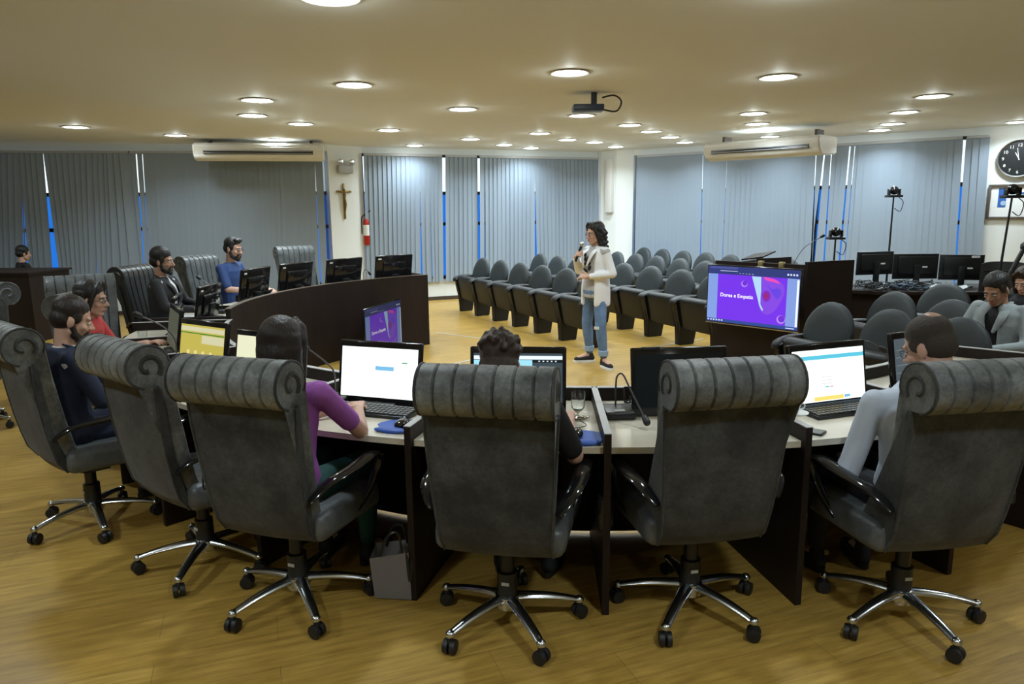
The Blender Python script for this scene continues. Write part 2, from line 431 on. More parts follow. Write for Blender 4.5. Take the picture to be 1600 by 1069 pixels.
# ------------------------------------------------------------------ ring geometry
RC = Vector((0.55, 6.65)); RO, RI = 3.80, 3.02
def pol(th, r, z=0.0):
    t = R(th); return Vector((RC.x + r * math.sin(t), RC.y - r * math.cos(t), z))
def arc_poly(t0, t1, r0, r1, n=6):
    P = [pol(t0 + (t1 - t0) * k / n, r1).xy for k in range(n + 1)] + [pol(t1 - (t1 - t0) * k / n, r0).xy for k in range(n + 1)]
    return P
def localize(bm, root):
    bmesh.ops.transform(bm, matrix=root.matrix_basis.inverted(), verts=bm.verts[:])
def radial_panel(bm, th, r0, r1, z0, z1, w=0.03):
    a = pol(th, r0).xy; b = pol(th, r1).xy; d = (b - a).normalized(); n = Vector((-d.y, d.x)) * w / 2
    prism(bm, [a - n, b - n, b + n, a + n], z0, z1)
def desk(t0, t1, label, left=True, right=False, hp=0.82, z_top=0.75, front=True):
    tm = (t0 + t1) / 2
    root = thing('desk', label, 'desk', pol(tm, 3.4), R(tm), 'desks of the big curved table')
    bm = NB(); prism(bm, arc_poly(t0 + .25, t1 - .25, RI + .02, RO - .015), z_top - .028, z_top); localize(bm, root)
    link('desktop', bm, M_TOP, root, False)
    for f, t in ((left, t0), (right, t1)):
        if not f: continue
        bm = NB(); radial_panel(bm, t, RI, RO + .015, 0, hp - .004); localize(bm, root)
        p = link('divider_panel', bm, M_WOOD, root, False)
        bm = NB(); radial_panel(bm, t, RI, RO + .016, hp - .004, hp, .031); localize(bm, root)
        link('edge_band', bm, M_EDGE, p, False)
    if front:
        bm = NB(); prism(bm, arc_poly(t0 + .1, t1 - .1, RI - .01, RI + .02), 0.022, hp - .004); localize(bm, root)
        p = link('front_panel', bm, M_WOOD, root, False)
        bm = NB(); prism(bm, arc_poly(t0 + .1, t1 - .1, RI - .012, RI + .022), hp - .004, hp); localize(bm, root)
        link('edge_band', bm, M_EDGE, p, False)
    return root
ST = 12.95
def seat(k): return 4.12 + ST * k         # seat angle; k = 0 is the seat of the fifth chair
DESKS = {-6: 'curved desk segment at the far left, in front of the empty tufted chair', -5: 'desk segment before the black-haired woman in red', -4: 'desk segment of the man in the navy jacket, with the yellow screen',
         -3: 'desk segment in front of the empty chair left of the purple-sleeved woman', -2: 'desk segment of the woman in purple, with a bright white screen', -1: 'desk segment with the stemmed glass and blue mouse pad',
         0: 'desk segment with the switched-off dark screen and bent microphone', 1: 'desk segment with the white coffee cups on its left divider', 2: 'desk segment of the last chair on the right, in front of the balding man',
         3: 'desk segment hidden mostly behind the right-hand chair', 4: 'last low desk segment on the right side of the ring'}
for k in range(-6, 4):
    desk(seat(k) - ST / 2, seat(k) + ST / 2, DESKS[k], left=True, right=(k == 3))
# high curved bench on the left (one long curved front with desks behind it)
root = thing('curved_bench', 'long high curved dark wooden bench front with four monitors behind it', 'bench', pol(-112, 3.1), 0)
bm = NB(); prism(bm, arc_poly(-147.5, -80, RI, RI + .04, 30), 0, .905); localize(bm, root); link('front_panel', bm, M_WOOD, root, False)
bm = NB(); prism(bm, arc_poly(-147.5, -80, RI - .004, RI + .044, 30), .905, .912); localize(bm, root); link('edge_band', bm, mat('brown_edge', (0.10, 0.075, 0.055), .4), root, False)
bm = NB(); prism(bm, arc_poly(-147.3, -80.3, RI + .04, RO, 30), .722, .75); localize(bm, root); link('desktop', bm, M_TOP, root, False)
for t in (-147.4, -134.5, -122, -109.2, -96.4, -83.5):
    bm = NB(); radial_panel(bm, t, RI + .04, RO + .01, 0, .82 if t > -147 else .905); localize(bm, root); link('divider_panel', bm, M_WOOD, root, False)

# floor strips
for (a, b) in (((680, 520), (755, 530)), ((690, 574), (742, 562)), ((1010, 545), (1100, 530))):
    p, q = at(*a), at(*b); bm = NB(); wallseg(bm, p, q, 0.0, .004, .03)
    tag(link('floor_strip', bm, M_STRIP, None, False), 'thin pale metal strip on the floor, ' + {680: 'right of the curved bench end', 690: 'above the fourth chair', 1010: 'near the presenter’s feet'}[a[0]], 'floor strip')

# ------------------------------------------------------------------ executive chair
def exec_chair(name, label, shell_mat, cush_mat, yaw_star=0.0, group='high-backed executive chairs', ):
    root = thing(name, label, 'chair', (0, 0, 0), 0, group)
    NX = 71; HWT, HWB = 0.250, 0.215
    def hw(z): 
        t = max(0, min(1, (z - .42) / .6)); return HWB + (HWT - HWB) * t
    nch = 7
    # back cushion: profile in (y, z), front face up, over the roll, back under it
    rc = Vector((-.305, 1.095)); rr = .096
    prof = [(-.10, .47, 1), (-.125, .56, 1), (-.150, .68, 1), (-.170, .80, 1), (-.190, .92, 1), (-.203, 1.02, 1), (-.209, 1.08, 1)]
    for k in range(1, 15):
        a = R(5 + k * 17.5)
        prof.append((rc.x + rr * math.cos(a), rc.y + rr * math.sin(a), 1))
    a = R(5 + 15 * 17.5); 
    prof += [(-.275, 1.0, 0), (-.26, .93, 0), (-.245, .80, 0), (-.228, .68, 0), (-.20, .55, 0), (-.16, .46, 0), (-.12, .44, 0)]
    n = len(prof)
    def grid(bm, prof, depth, wscale=1.0, rnd=0.007):
        n = len(prof); cy_ = sum(p[0] for p in prof) / n; cz_ = sum(p[1] for p in prof) / n
        cols = []
        for i in range(NX):
            s = -1 + 2 * i / (NX - 1)
            ph = (s + 1) / 2 * nch; fr = ph - math.floor(ph); dist = min(fr, 1 - fr)
            gv = max(0, 1 - dist / .10) ** 1.5 if 0 < i < NX - 1 else 0
            e = max(0, (abs(s) - .93) / .07)
            col = []
            for j, (y, z, c) in enumerate(prof):
                yp, zp = prof[j - 1][:2]; yn, zn = prof[(j + 1) % n][:2]
                t = Vector((yn - yp, zn - zp)).normalized(); nrm = Vector((t.y, -t.x))
                off = depth * gv * c + rnd * e * e
                col.append(bm.verts.new((s * hw(z) * wscale, y + nrm.x * off, z + nrm.y * off)))
            cols.append(col)
        for A, B in zip(cols, cols[1:]):
            for j in range(n): bm.faces.new((A[j], A[(j + 1) % n], B[(j + 1) % n], B[j]))
        for col in (cols[0], cols[-1]):
            bmesh.ops.triangulate(bm, faces=[bm.faces.new(col)])
    # orientation of outward normal: make positive
    bm = NB(); grid(bm, prof[::-1], 0.011)
    link('back_cushion', bm, cush_mat, root, True, angle=55)
    # shell behind
    sh = [(-.285, 1.01), (-.30, 1.0), (-.297, .90), (-.284, .78), (-.268, .66), (-.25, .56), (-.228, .47), (-.185, .405), (-.10, .375), (.02, .37), (.02, .395), (-.09, .405), (-.15, .43), (-.195, .49), (-.218, .58), (-.236, .68), (-.252, .80), (-.266, .93)]
    bm = NB(); cols = []
    for i in range(13):
        s = -1 + i / 6; col = []
        for (y, z) in sh:
            curve = .012 * (1 - s * s)
            col.append(bm.verts.new((s * (hw(z) + .006), y - curve + .012, z - curve * .3)))
        cols.append(col)
    for A, B in zip(cols, cols[1:]):
        for j in range(len(sh)): bm.faces.new((A[j], A[(j + 1) % len(sh)], B[(j + 1) % len(sh)], B[j]))
    for col in (cols[0], cols[-1]): bmesh.ops.triangulate(bm, faces=[bm.faces.new(col)])
    link('back_shell', bm, shell_mat, root, True, angle=50)
    # piping round both ends of the headrest roll, running down the side
    for s in (-1, 1):
        bm = NB(); pts = []
        for k in range(0, 17):
            a = R(-25 + k * 17.5); pts.append((s * (HWT - .004), rc.x + (rr - .003) * math.cos(a), rc.y + (rr - .003) * math.sin(a)))
        tube(bm, pts, .0065, 6)
        bm2pts = [(s * (hw(z) + .004), y + .012, z) for y, z in sh[1:8]]
        tube(bm, bm2pts, .006, 6)
        pts2 = [(s * (HWT - .008), rc.x + (rr * .62 - k * .0035) * math.cos(R(-40 + k * 26)), rc.y + (rr * .62 - k * .0035) * math.sin(R(-40 + k * 26))) for k in range(13)]
        tube(bm, pts2, .013, 6)
        link('piping', bm, shell_mat, root)
    # seat
    bm = NB(); vs = box(bm, (0, .07, .455), (.53, .50, .13), bev=.045, seg=4)
    for v in vs:
        if v.co.y > .2: v.co.z -= (v.co.y - .2) * .25
    link('seat', bm, M_LEATH if cush_mat is not M_BLEATH else M_BLEATH, root)
    # armrests
    for s in (-1, 1):
        bm = NB()
        pth = smooth_path([(s * .245, -.23, .60), (s * .285, -.15, .655), (s * .30, 0, .665), (s * .305, .14, .675), (s * .30, .22, .655), (s * .29, .235, .59), (s * .275, .18, .50), (s * .25, .10, .43)], 4)
        nn = len(pth); rad = [.018 + .022 * math.sin(min(1, k / nn * 1.4) * PI) ** .7 for k in range(nn)]
        tube(bm, pth, rad, 10, flat=.42)
        link('armrest', bm, M_GLOSS, root)
    # column
    bm = NB(); lathe(bm, [(.05, .33), (.05, .37), (.11, .375), (.11, .395)], 16); lathe(bm, [(.043, .10), (.043, .24), (.03, .245), (.03, .35)], 16)
    box(bm, (0, 0, .385), (.22, .26, .03), bev=.008)
    col = link('gas_column', bm, M_BLACK, root)
    bm = NB(); box(bm, (0, -.0445, .20), (.032, .003, .014)); link('sticker', bm, mat('sticker', (.45, .45, .38), .5), col, False)
    # star base
    bm = NB(); lathe(bm, [(.0, .075), (.05, .08), (.056, .10), (.052, .135), (.044, .14)], 20); link('base_hub', bm, M_CHROME, root)
    for k in range(5):
        a = yaw_star + k * 2 * PI / 5; d = Vector((math.cos(a), math.sin(a), 0))
        bm = NB(); pth = []; rad = []
        for j in range(9):
            t = j / 8; rr_ = .035 + .275 * t
            pth.append(d * rr_ + Vector((0, 0, .122 - .040 * t ** 2.0))); rad.append(.029 - .011 * t)
        tube(bm, pth, rad, 10, flat=.62); ell(bm, pth[-1] , (.0205, .0205, .018))
        leg = link('leg', bm, M_CHROME, root)
        bm = NB(); c = d * .312; t_ = Vector((-math.sin(a + .5), math.cos(a + .5), 0))
        for s in (-1, 1):
            Mx = Vector((0, 0, 1)).rotation_difference(t_).to_matrix()
            lathe(bm, [(.018, -.012), (.0285, -.010), (.030, 0), (.0285, .010), (.018, .012)], 18, c=Vector((c.x, c.y, .0305)) + t_ * s * .015, mtx=Mx)
        capsule(bm, Vector((c.x, c.y, .05)), Vector((c.x, c.y, .07)), .016, .010)
        link('caster', bm, M_RUB, leg)
    return root
chairA = exec_chair('executive_chair', '', M_SHELL, M_SUEDE)
def CH(k, r, label, dyaw=0.0, src=None, first=False, z=0, px=None, sc_=None):
    src = src or chairA
    p = pol(seat(k), r) if px is None else Vector(px)
    rz = R(seat(k) + dyaw) if px is None else R(dyaw)
    if first:
        src.location = (p.x, p.y, z); src.rotation_euler = (0, 0, rz); src['label'] = label; return src
    return dup(src, (p.x, p.y, z), rz, label)
def star_variant(src, ang):
    """rotate the star (hub, legs, casters) of a duplicated chair by ang"""
    for ch in src.children:
        if ch.name.startswith(('leg', 'base_hub')):
            ch.rotation_euler = (0, 0, ang)
# facing +Y local rotated by theta
c4 = CH(0, 0, 'grey suede high-backed chair third from the right in the foreground row', first=True, px=(-.03, 2.79, 0), dyaw=-11)
star_variant(c4, R(18))
c3 = CH(0, 0, 'grey suede chair of the woman with the purple sleeve', px=(-.97, 2.97, 0), dyaw=-18); star_variant(c3, R(29))
c2 = CH(0, 0, 'grey suede empty chair between the navy-jacketed man and the purple-sleeved woman', px=(-1.54, 3.34, 0), dyaw=-38); star_variant(c2, R(20))
c1 = CH(0, 0, 'grey suede chair at the left frame edge under the man in the navy jacket', px=(-2.38, 3.83, 0), dyaw=-40); star_variant(c1, R(60))
c5 = CH(0, 0, 'empty grey suede chair in front of the switched-off dark screen', px=(.765, 2.88, 0), dyaw=9); star_variant(c5, R(14))
c6 = CH(0, 0, 'grey suede chair of the balding man, rightmost in the foreground', px=(1.64, 2.80, 0), dyaw=8); star_variant(c6, R(-15))
CHAIR_C = []
chairB = exec_chair('executive_chair', 'grey tufted leather chair standing empty behind the woman in red', M_LEATH, M_LEATH)
chairB.location = (-3.42, 5.72, .04); chairB.rotation_euler = (0, 0, R(-145))
cp2 = dup(chairB, (-2.82, 5.12, 0), R(-84), 'grey leather chair right behind the head of the black-haired woman in red')
ce = dup(chairB, (-2.72, 9.42, .08), R(-142), 'grey tufted chair standing empty left of the white column')
cp4 = dup(chairB, (-3.36, 8.22, .05), R(-112), 'dark grey tufted leather chair of the man in the blue shirt')
cfl = dup(chairB, (-4.45, 5.65, 0), R(150), 'grey leather chair cut off by the left frame edge beside the dark cabinet')
chairK = exec_chair('executive_chair', 'black ribbed leather chair of the bearded man in the black suit', M_BLEATH, M_BLEATH)
chairK.location = (-3.46, 7.08, .03); chairK.rotation_euler = (0, 0, R(-100))

# low-back dark swivel chair between the two bearded men
def swivel(name, label, loc, rz):
    root = thing(name, label, 'chair', loc, rz)
    bm = NB(); cols = []
    for i in range(11):
        s = -1 + i / 5; cols.append([bm.verts.new((s * .24 * (1 - .12 * (z - .55) ** 2), y + .05 * s * s, z + (-.03 * s ** 4 if z > .9 else 0))) for y, z in ((-.20, .5), (-.24, .65), (-.27, .8), (-.30, .95), (-.32, 1.08), (-.35, 1.08), (-.33, .95), (-.30, .8), (-.27, .65), (-.23, .5))])
    for A, B in zip(cols, cols[1:]):
        for j in range(10): bm.faces.new((A[j], A[(j + 1) % 10], B[(j + 1) % 10], B[j]))
    bm.faces.new(cols[0]); bm.faces.new(cols[-1])
    bk = link('backrest', bm, M_BLEATH, root)
    for q in range(6):
        bm = NB(); z = .6 + q * .075; y = -.20 - (z - .5) * .21
        tube(bm, [(x, y + .05 * (x / .24) ** 2 + .004, z) for x in (-.2, -.1, 0, .1, .2)], .009, 6); link('rib', bm, M_BLEATH, bk)
    bm = NB(); box(bm, (0, .05, .46), (.48, .46, .09), bev=.03); link('seat', bm, M_BLEATH, root)
    bm = NB(); lathe(bm, [(.03, .08), (.03, .42)], 12); link('gas_column', bm, M_BLACK, root)
    for k in range(5):
        a = k * 2 * PI / 5 + .3; d = Vector((math.cos(a), math.sin(a), 0)); bm = NB()
        tube(bm, [d * .02 + Vector((0, 0, .11)), d * .28 + Vector((0, 0, .07))], [.025, .015], 8); lg = link('leg', bm, M_BLACK, root)
        bm = NB(); ell(bm, d * .28 + Vector((0, 0, .03)), (.028, .028, .03)); link('caster', bm, M_RUB, lg)
    return root
swivel('office_chair', 'black rib-backed swivel chair between the two bearded men', (*pol(-102.5, 4.35).xy, .03), R(-118))
swivel('office_chair', 'dark low chair back under the tripod at the right frame edge', (5.50, 7.95, -.0), R(150))

# ------------------------------------------------------------------ auditorium chairs
def aud_chair(label, group):
    """faces +Y, width .60, origin on floor under seat front edge side"""
    root = thing('auditorium_chair', label, 'chair', (0, 0, 0), 0, group)
    bm = NB(); cols = []
    # oval back: thick disc
    W, Zc, H2 = .268, .66, .265
    def ring(bm, y, sc2):
        v = []
        for k in range(28):
            a = 2 * PI * k / 28; x = math.cos(a) * W * sc2; z = math.sin(a)
            zz = Zc + (z * H2 * sc2 if z > 0 else z * .20 * sc2)
            lean = -(zz - .45) * .22
            v.append(bm.verts.new((x, y + lean, zz)))
        return v
    rs = [ring(bm, .018, .55), ring(bm, .016, .85), ring(bm, .0, .97), ring(bm, -.02, 1.0), ring(bm, -.045, .98), ring(bm, -.06, .88), ring(bm, -.062, .5)]
    for A, B in zip(rs, rs[1:]):
        for k in range(28): bm.faces.new((A[k], A[(k + 1) % 28], B[(k + 1) % 28], B[k]))
    bm.faces.new(rs[0]); bm.faces.new(rs[-1])
    link('backrest', bm, M_GREYFAB, root)
    # folded seat
    bm = NB(); vs = box(bm, (0, .17, .42), (.50, .12, .42), rot=(R(-12), 0, 0), bev=.045, seg=4)
    link('seat', bm, M_ARM, root)
    for s in (-1, 1):
        bm = NB(); poly = [(-.03, 0), (.20, 0), (.20, .24), (.26, .46), (.27, .55), (-.08, .60), (-.08, .30)]
        slab(bm, [(s * .285 - .028, y, z) for y, z in poly], (1, 0, 0), .056)
        bmesh.ops.bevel(bm, geom=bm.edges[:], offset=.008, segments=2, affect='EDGES')
        p = link('side_panel', bm, M_ARM, root, True)
        bm = NB(); tube(bm, smooth_path([(s * .285, -.10, .60), (s * .285, .05, .612), (s * .285, .20, .60), (s * .285, .285, .57), (s * .285, .29, .53)], 3), .042, 10, flat=.5)
        link('armrest', bm, M_ARM, p)
    return root
audA = aud_chair('', 'folding auditorium chairs')
afirst = [True]
def put_aud(x, y, rz, label, sx=1.0, sz=1.0):
    if afirst[0]:
        afirst[0] = False; audA.location = (x, y, 0); audA.rotation_euler = (0, 0, rz); audA['label'] = label; audA.scale = (sx, 1, sz); return audA
    return dup(audA, (x, y, 0), rz, label, None, (sx, 1, sz))
def aud_row(p0, p1, n, rowname, sz=1.0, ext=0, skip=()):
    p0 = Vector(p0); p1 = Vector(p1); st = (p1 - p0) / (n - 1); d = st.normalized()
    face = Vector((-d.y, d.x)) * -1
    if face.y > 0: face = -face
    rz = math.atan2(face.y, face.x) - PI / 2
    for k in range(n + ext):
        if k in skip: continue
        p = p0 + st * k + face * .08
        put_aud(p.x, p.y, rz, 'dark folding chair, %s from far end of %s' % (ORD[k], rowname), st.length / .60 * .985, sz)
aud_row((-.50, 12.09), (.73, 9.79), 5, 'the short front row left of the presenter', 1.0, 1)
aud_row((.50, 13.05), (2.22, 9.42), 7, 'the second row behind the presenter', 1.0, 1)
aud_row((1.90, 13.1), (2.86, 10.65), 5, 'the third row behind the presenter', 1.02, 1)
aud_row((2.56, 14.05), (4.30, 9.98), 8, 'the rearmost row against the right windows', 1.04)
aud_row((2.71, 6.04), (3.26, 5.14), 3, 'the row beside the large purple screen', 1.0)
aud_row((3.62, 6.75), (3.98, 5.52), 3, 'the second row right of the lectern', 1.0)
aud_row((4.50, 7.40), (5.1, 6.3), 3, 'the row just before the monitor table', 1.0)

# ------------------------------------------------------------------ screens
def disp(name, col, s=1.0): return emis('screen_' + name, col, s)
def quad_panel(name, x0, z0, x1, z1, y, m, parent, th=.0006):
    bm = NB(); box(bm, ((x0 + x1) / 2, y, (z0 + z1) / 2), (x1 - x0, th, z1 - z0)); return link(name, bm, m, parent, False)
def keyboard_mesh(bm, w=.44, d=.14, h=.018):
    box(bm, (0, 0, h / 2 + .002), (w, d, h), rot=(R(3), 0, 0), bev=.004)
def keyboard(label, loc, rz, z=.75):
    root = thing('keyboard', label, 'keyboard', (loc.x, loc.y, z), rz, 'keyboards on the desks')
    bm = NB(); keyboard_mesh(bm); link('case', bm, M_BLACK, root)
    bm = NB()
    for r in range(5):
        for c in range(17):
            box(bm, (-.205 + c * .0256, -.052 + r * .0255, .0225 + .0013 * r), (.021, .02, .006))
    link('keys', bm, mat('keycaps', (.025, .025, .027), .35), root, False)
    return root
def pc(label, th, r, content=None, w=.47, h=.275, dth=0, z=.75, dyaw=0, on=None, tilt=10, lift=.0, group='all-in-one computers on the ring desks'):
    r = r + (.05 if lift == 0 else 0); p = pol(th, r); root = thing('monitor', label, 'computer screen', (p.x, p.y, z), R(th + dyaw), group)
    T = Matrix.Translation((0, 0, lift)) @ Matrix.Rotation(R(-tilt), 4, 'X')
    bm = NB(); box(bm, (0, .022, h / 2 + .028), (w, .03, h + .06), bev=.008, seg=3, mtx=T); box(bm, (0, .045, h / 2 + .02), (w * .62, .03, h * .7), bev=.012, mtx=T)
    cs = link('casing', bm, M_GLOSS, root)
    bm = NB(); box(bm, (0, .0065, h / 2 + .035), (w - .036, .002, h - .02), mtx=T); s = link('screen', bm, content or M_SCR, root, False)
    bm = NB(); box(bm, (0, .06, .012), (.22, .17, .022), bev=.008); box(bm, (0, .075, .08), (.10, .03, .16), rot=(R(-12), 0, 0), bev=.006); link('stand', bm, M_BLACK, root)
    root['w'] = w
    # sticker on rear
    bm = NB(); box(bm, (w / 2 - .055, .039, h + .02), (.045, .002, .016), mtx=T); link('label_sticker', bm, M_PAPER, root, False)
    return root, T, s, h, w
def dpart(name, T, x0, z0, x1, z1, m, parent, y=.0045):
    bm = NB(); box(bm, ((x0 + x1) / 2, y, (z0 + z1) / 2), (x1 - x0, .0008, z1 - z0), mtx=T); return link(name, bm, m, parent, False)
WHT = disp('white', (.93, 1.0, .96), 1.35)
def logo(T, root, txt='ZQ'):
    M = T @ Matrix.Translation((0, .0055, .018)) @ Matrix.Rotation(R(90), 4, 'X')
    text('logo_lettering', txt, .018, M, mat('logo_grey', (.5, .5, .5), .3), root, 'CENTER')
# desk -2 : white page with blue bar
r_, T, s, h, w = pc('bright monitor showing a white page with a blue bar, left of the fourth chair', -21.8, 3.30, WHT, dyaw=3); logo(T, r_)
dpart('blue_bar', T, -.02, .185, .085, .206, disp('bluebar', (.22, .55, .85), 1), s); dpart('green_button', T, .13, .225, .16, .232, disp('green', (.1, .5, .25), .8), s)
dpart('task_icons', T, -.13, .030, -.09, .036, disp('dk', (.02, .02, .02), .2), s)
# desk -1 : dark page with white/cyan window
r_, T, s, h, w = pc('monitor with a cyan and dark grey page, right of the brown-haired head', -9.1, 3.28, disp('slate', (.05, .075, .09), 1), dyaw=4); logo(T, r_)
dpart('browser_bar', T, -.216, .27, .216, .288, disp('paleblue', (.75, .85, .9), 1.2), s); dpart('page', T, -.216, .20, .07, .267, disp('cyan', (.35, .75, .9), 1.1), s, .0047)
dpart('dark_bar', T, .07, .255, .216, .268, disp('slate2', (.02, .025, .03), .5), s)
dpart('task_icons', T, .12, .045, .17, .053, disp('iconw', (.7, .85, .9), 1), s)
for q in range(5): dpart('toolbar_icon', T, .10 + q * .02, .2585, .108 + q * .02, .2645, disp('iconw', (.7, .85, .9), 1), s, .0043)
# desk 0 : off
r_, T, s, h, w = pc('switched-off dark monitor behind the bent microphone', 4.4, 3.30, mat('off_screen', (.010, .014, .016), .18), dyaw=-1); logo(T, r_)
bm = NB(); box(bm, (-.14, .012, h + .052), (.09, .026, .018), bev=.003, mtx=T); link('webcam', bm, M_BLACK, r_)
# desk 1 : white page with cyan header and yellow footer
r_, T, s, h, w = pc('bright monitor with cyan header and yellow footer, left of the balding man', 17.4, 3.36, WHT, dyaw=2); logo(T, r_, 'ZQ')
dpart('cyan_header', T, -.216, .252, .216, .272, disp('cyanh', (.12, .62, .82), 1), s)
dpart('yellow_footer', T, -.1, .05, .08, .07, disp('yel', (.98, .8, .2), 1), s); dpart('footer_button', T, .085, .055, .12, .068, disp('bluebar', (.22, .55, .85), 1), s)
dpart('taskbar', T, -.216, .03, .216, .038, disp('slate', (.05, .075, .09), 1), s)
for q in range(3):
    dpart('text_line', T, -.05, .13 + q * .016, .02, .134 + q * .016, disp('pinkish', (.8, .75, .75), 1), s)
dpart('teal_word', T, -.03, .112, -.005, .118, disp('teal', (.1, .6, .6), 1), s); dpart('red_word', T, .0, .112, .02, .118, disp('redw', (.8, .3, .3), 1), s)
# desk 2
r_, T, s, h, w = pc('monitor half hidden behind the balding head', 29.6, 3.32, disp('slate3', (.10, .13, .15), .8), dyaw=-4)
for q in range(5): dpart('grey_row', T, -.21, .08 + q * .04, .21, .082 + q * .04, disp('row', (.25, .3, .33), 1), s)
# desk -3
r_, T, s, h, w = pc('monitor with a pale page behind the long-haired head', -35.2, 3.34, disp('cream', (.85, .86, .6), 1.0), dyaw=6)
# desk -4 : yellow
r_, T, s, h, w = pc('monitor with a yellow page and green stripe at left', -46.8, 3.36, disp('yellow', (.62, .52, .10), .9), dyaw=14)
dpart('header', T, -.216, .26, .216, .288, disp('palegreen', (.75, .72, .45), .9), s); dpart('green_stripe', T, -.216, .245, .216, .252, disp('gstripe', (.08, .3, .04), .8), s)
dpart('pale_band', T, .0, .19, .216, .24, disp('palegreen', (.75, .72, .45), .9), s)
for q in range(4):
    bm = NB(); lathe(bm, [(.014, 0), (.014, .001)], 14, c=(0, 0, 0), mtx=Matrix.Rotation(R(90), 3, 'X')); bmesh.ops.transform(bm, matrix=T @ Matrix.Translation((-.13 + q * .075, .0048, .13)), verts=bm.verts[:]); link('round_badge', bm, disp('badge', (.8, .7, .3), 1), s)
pc('monitor seen edge-on beyond the yellow screen', -61.5, 3.36, disp('olive', (.12, .13, .09), .6), dyaw=4)
pc('dark monitor turned sideways at the left end of the curved bench', -75, 3.4, None, dyaw=2)
pc('dark monitor edge-on in front of the man in the black suit', -89, 3.36, None, dyaw=-2)
# bench monitors (backs to the room centre)
BM = ((-101.3, 'black monitor back in front of the man in the blue shirt'), (-114, 'black monitor back second from left on the curved bench'), (-127.5, 'black monitor back third from left, below the crucifix'), (-140.6, 'black monitor back at the right end of the curved bench'))
for t, l in BM: pc(l, t, 3.28, None, group='monitors on the curved bench', z=.77, lift=.05, w=.53, h=.30)
for k, l in ((-2, 'black keyboard under the bright white-page monitor'), (-1, 'black keyboard left of the stemmed glass'), (0, 'black keyboard before the switched-off monitor'), (1, 'black keyboard below the cyan-header monitor'), (-3, 'black keyboard behind the woman with the purple sleeve'), (2, 'black keyboard beside the balding man'), (-4, 'black keyboard before the yellow screen')):
    keyboard(l, pol(seat(k) + (.8 if k != 2 else 0), 3.46), R(seat(k) + 2)) if k else keyboard(l, pol(seat(0) + 2.6, 3.44), R(seat(0)))

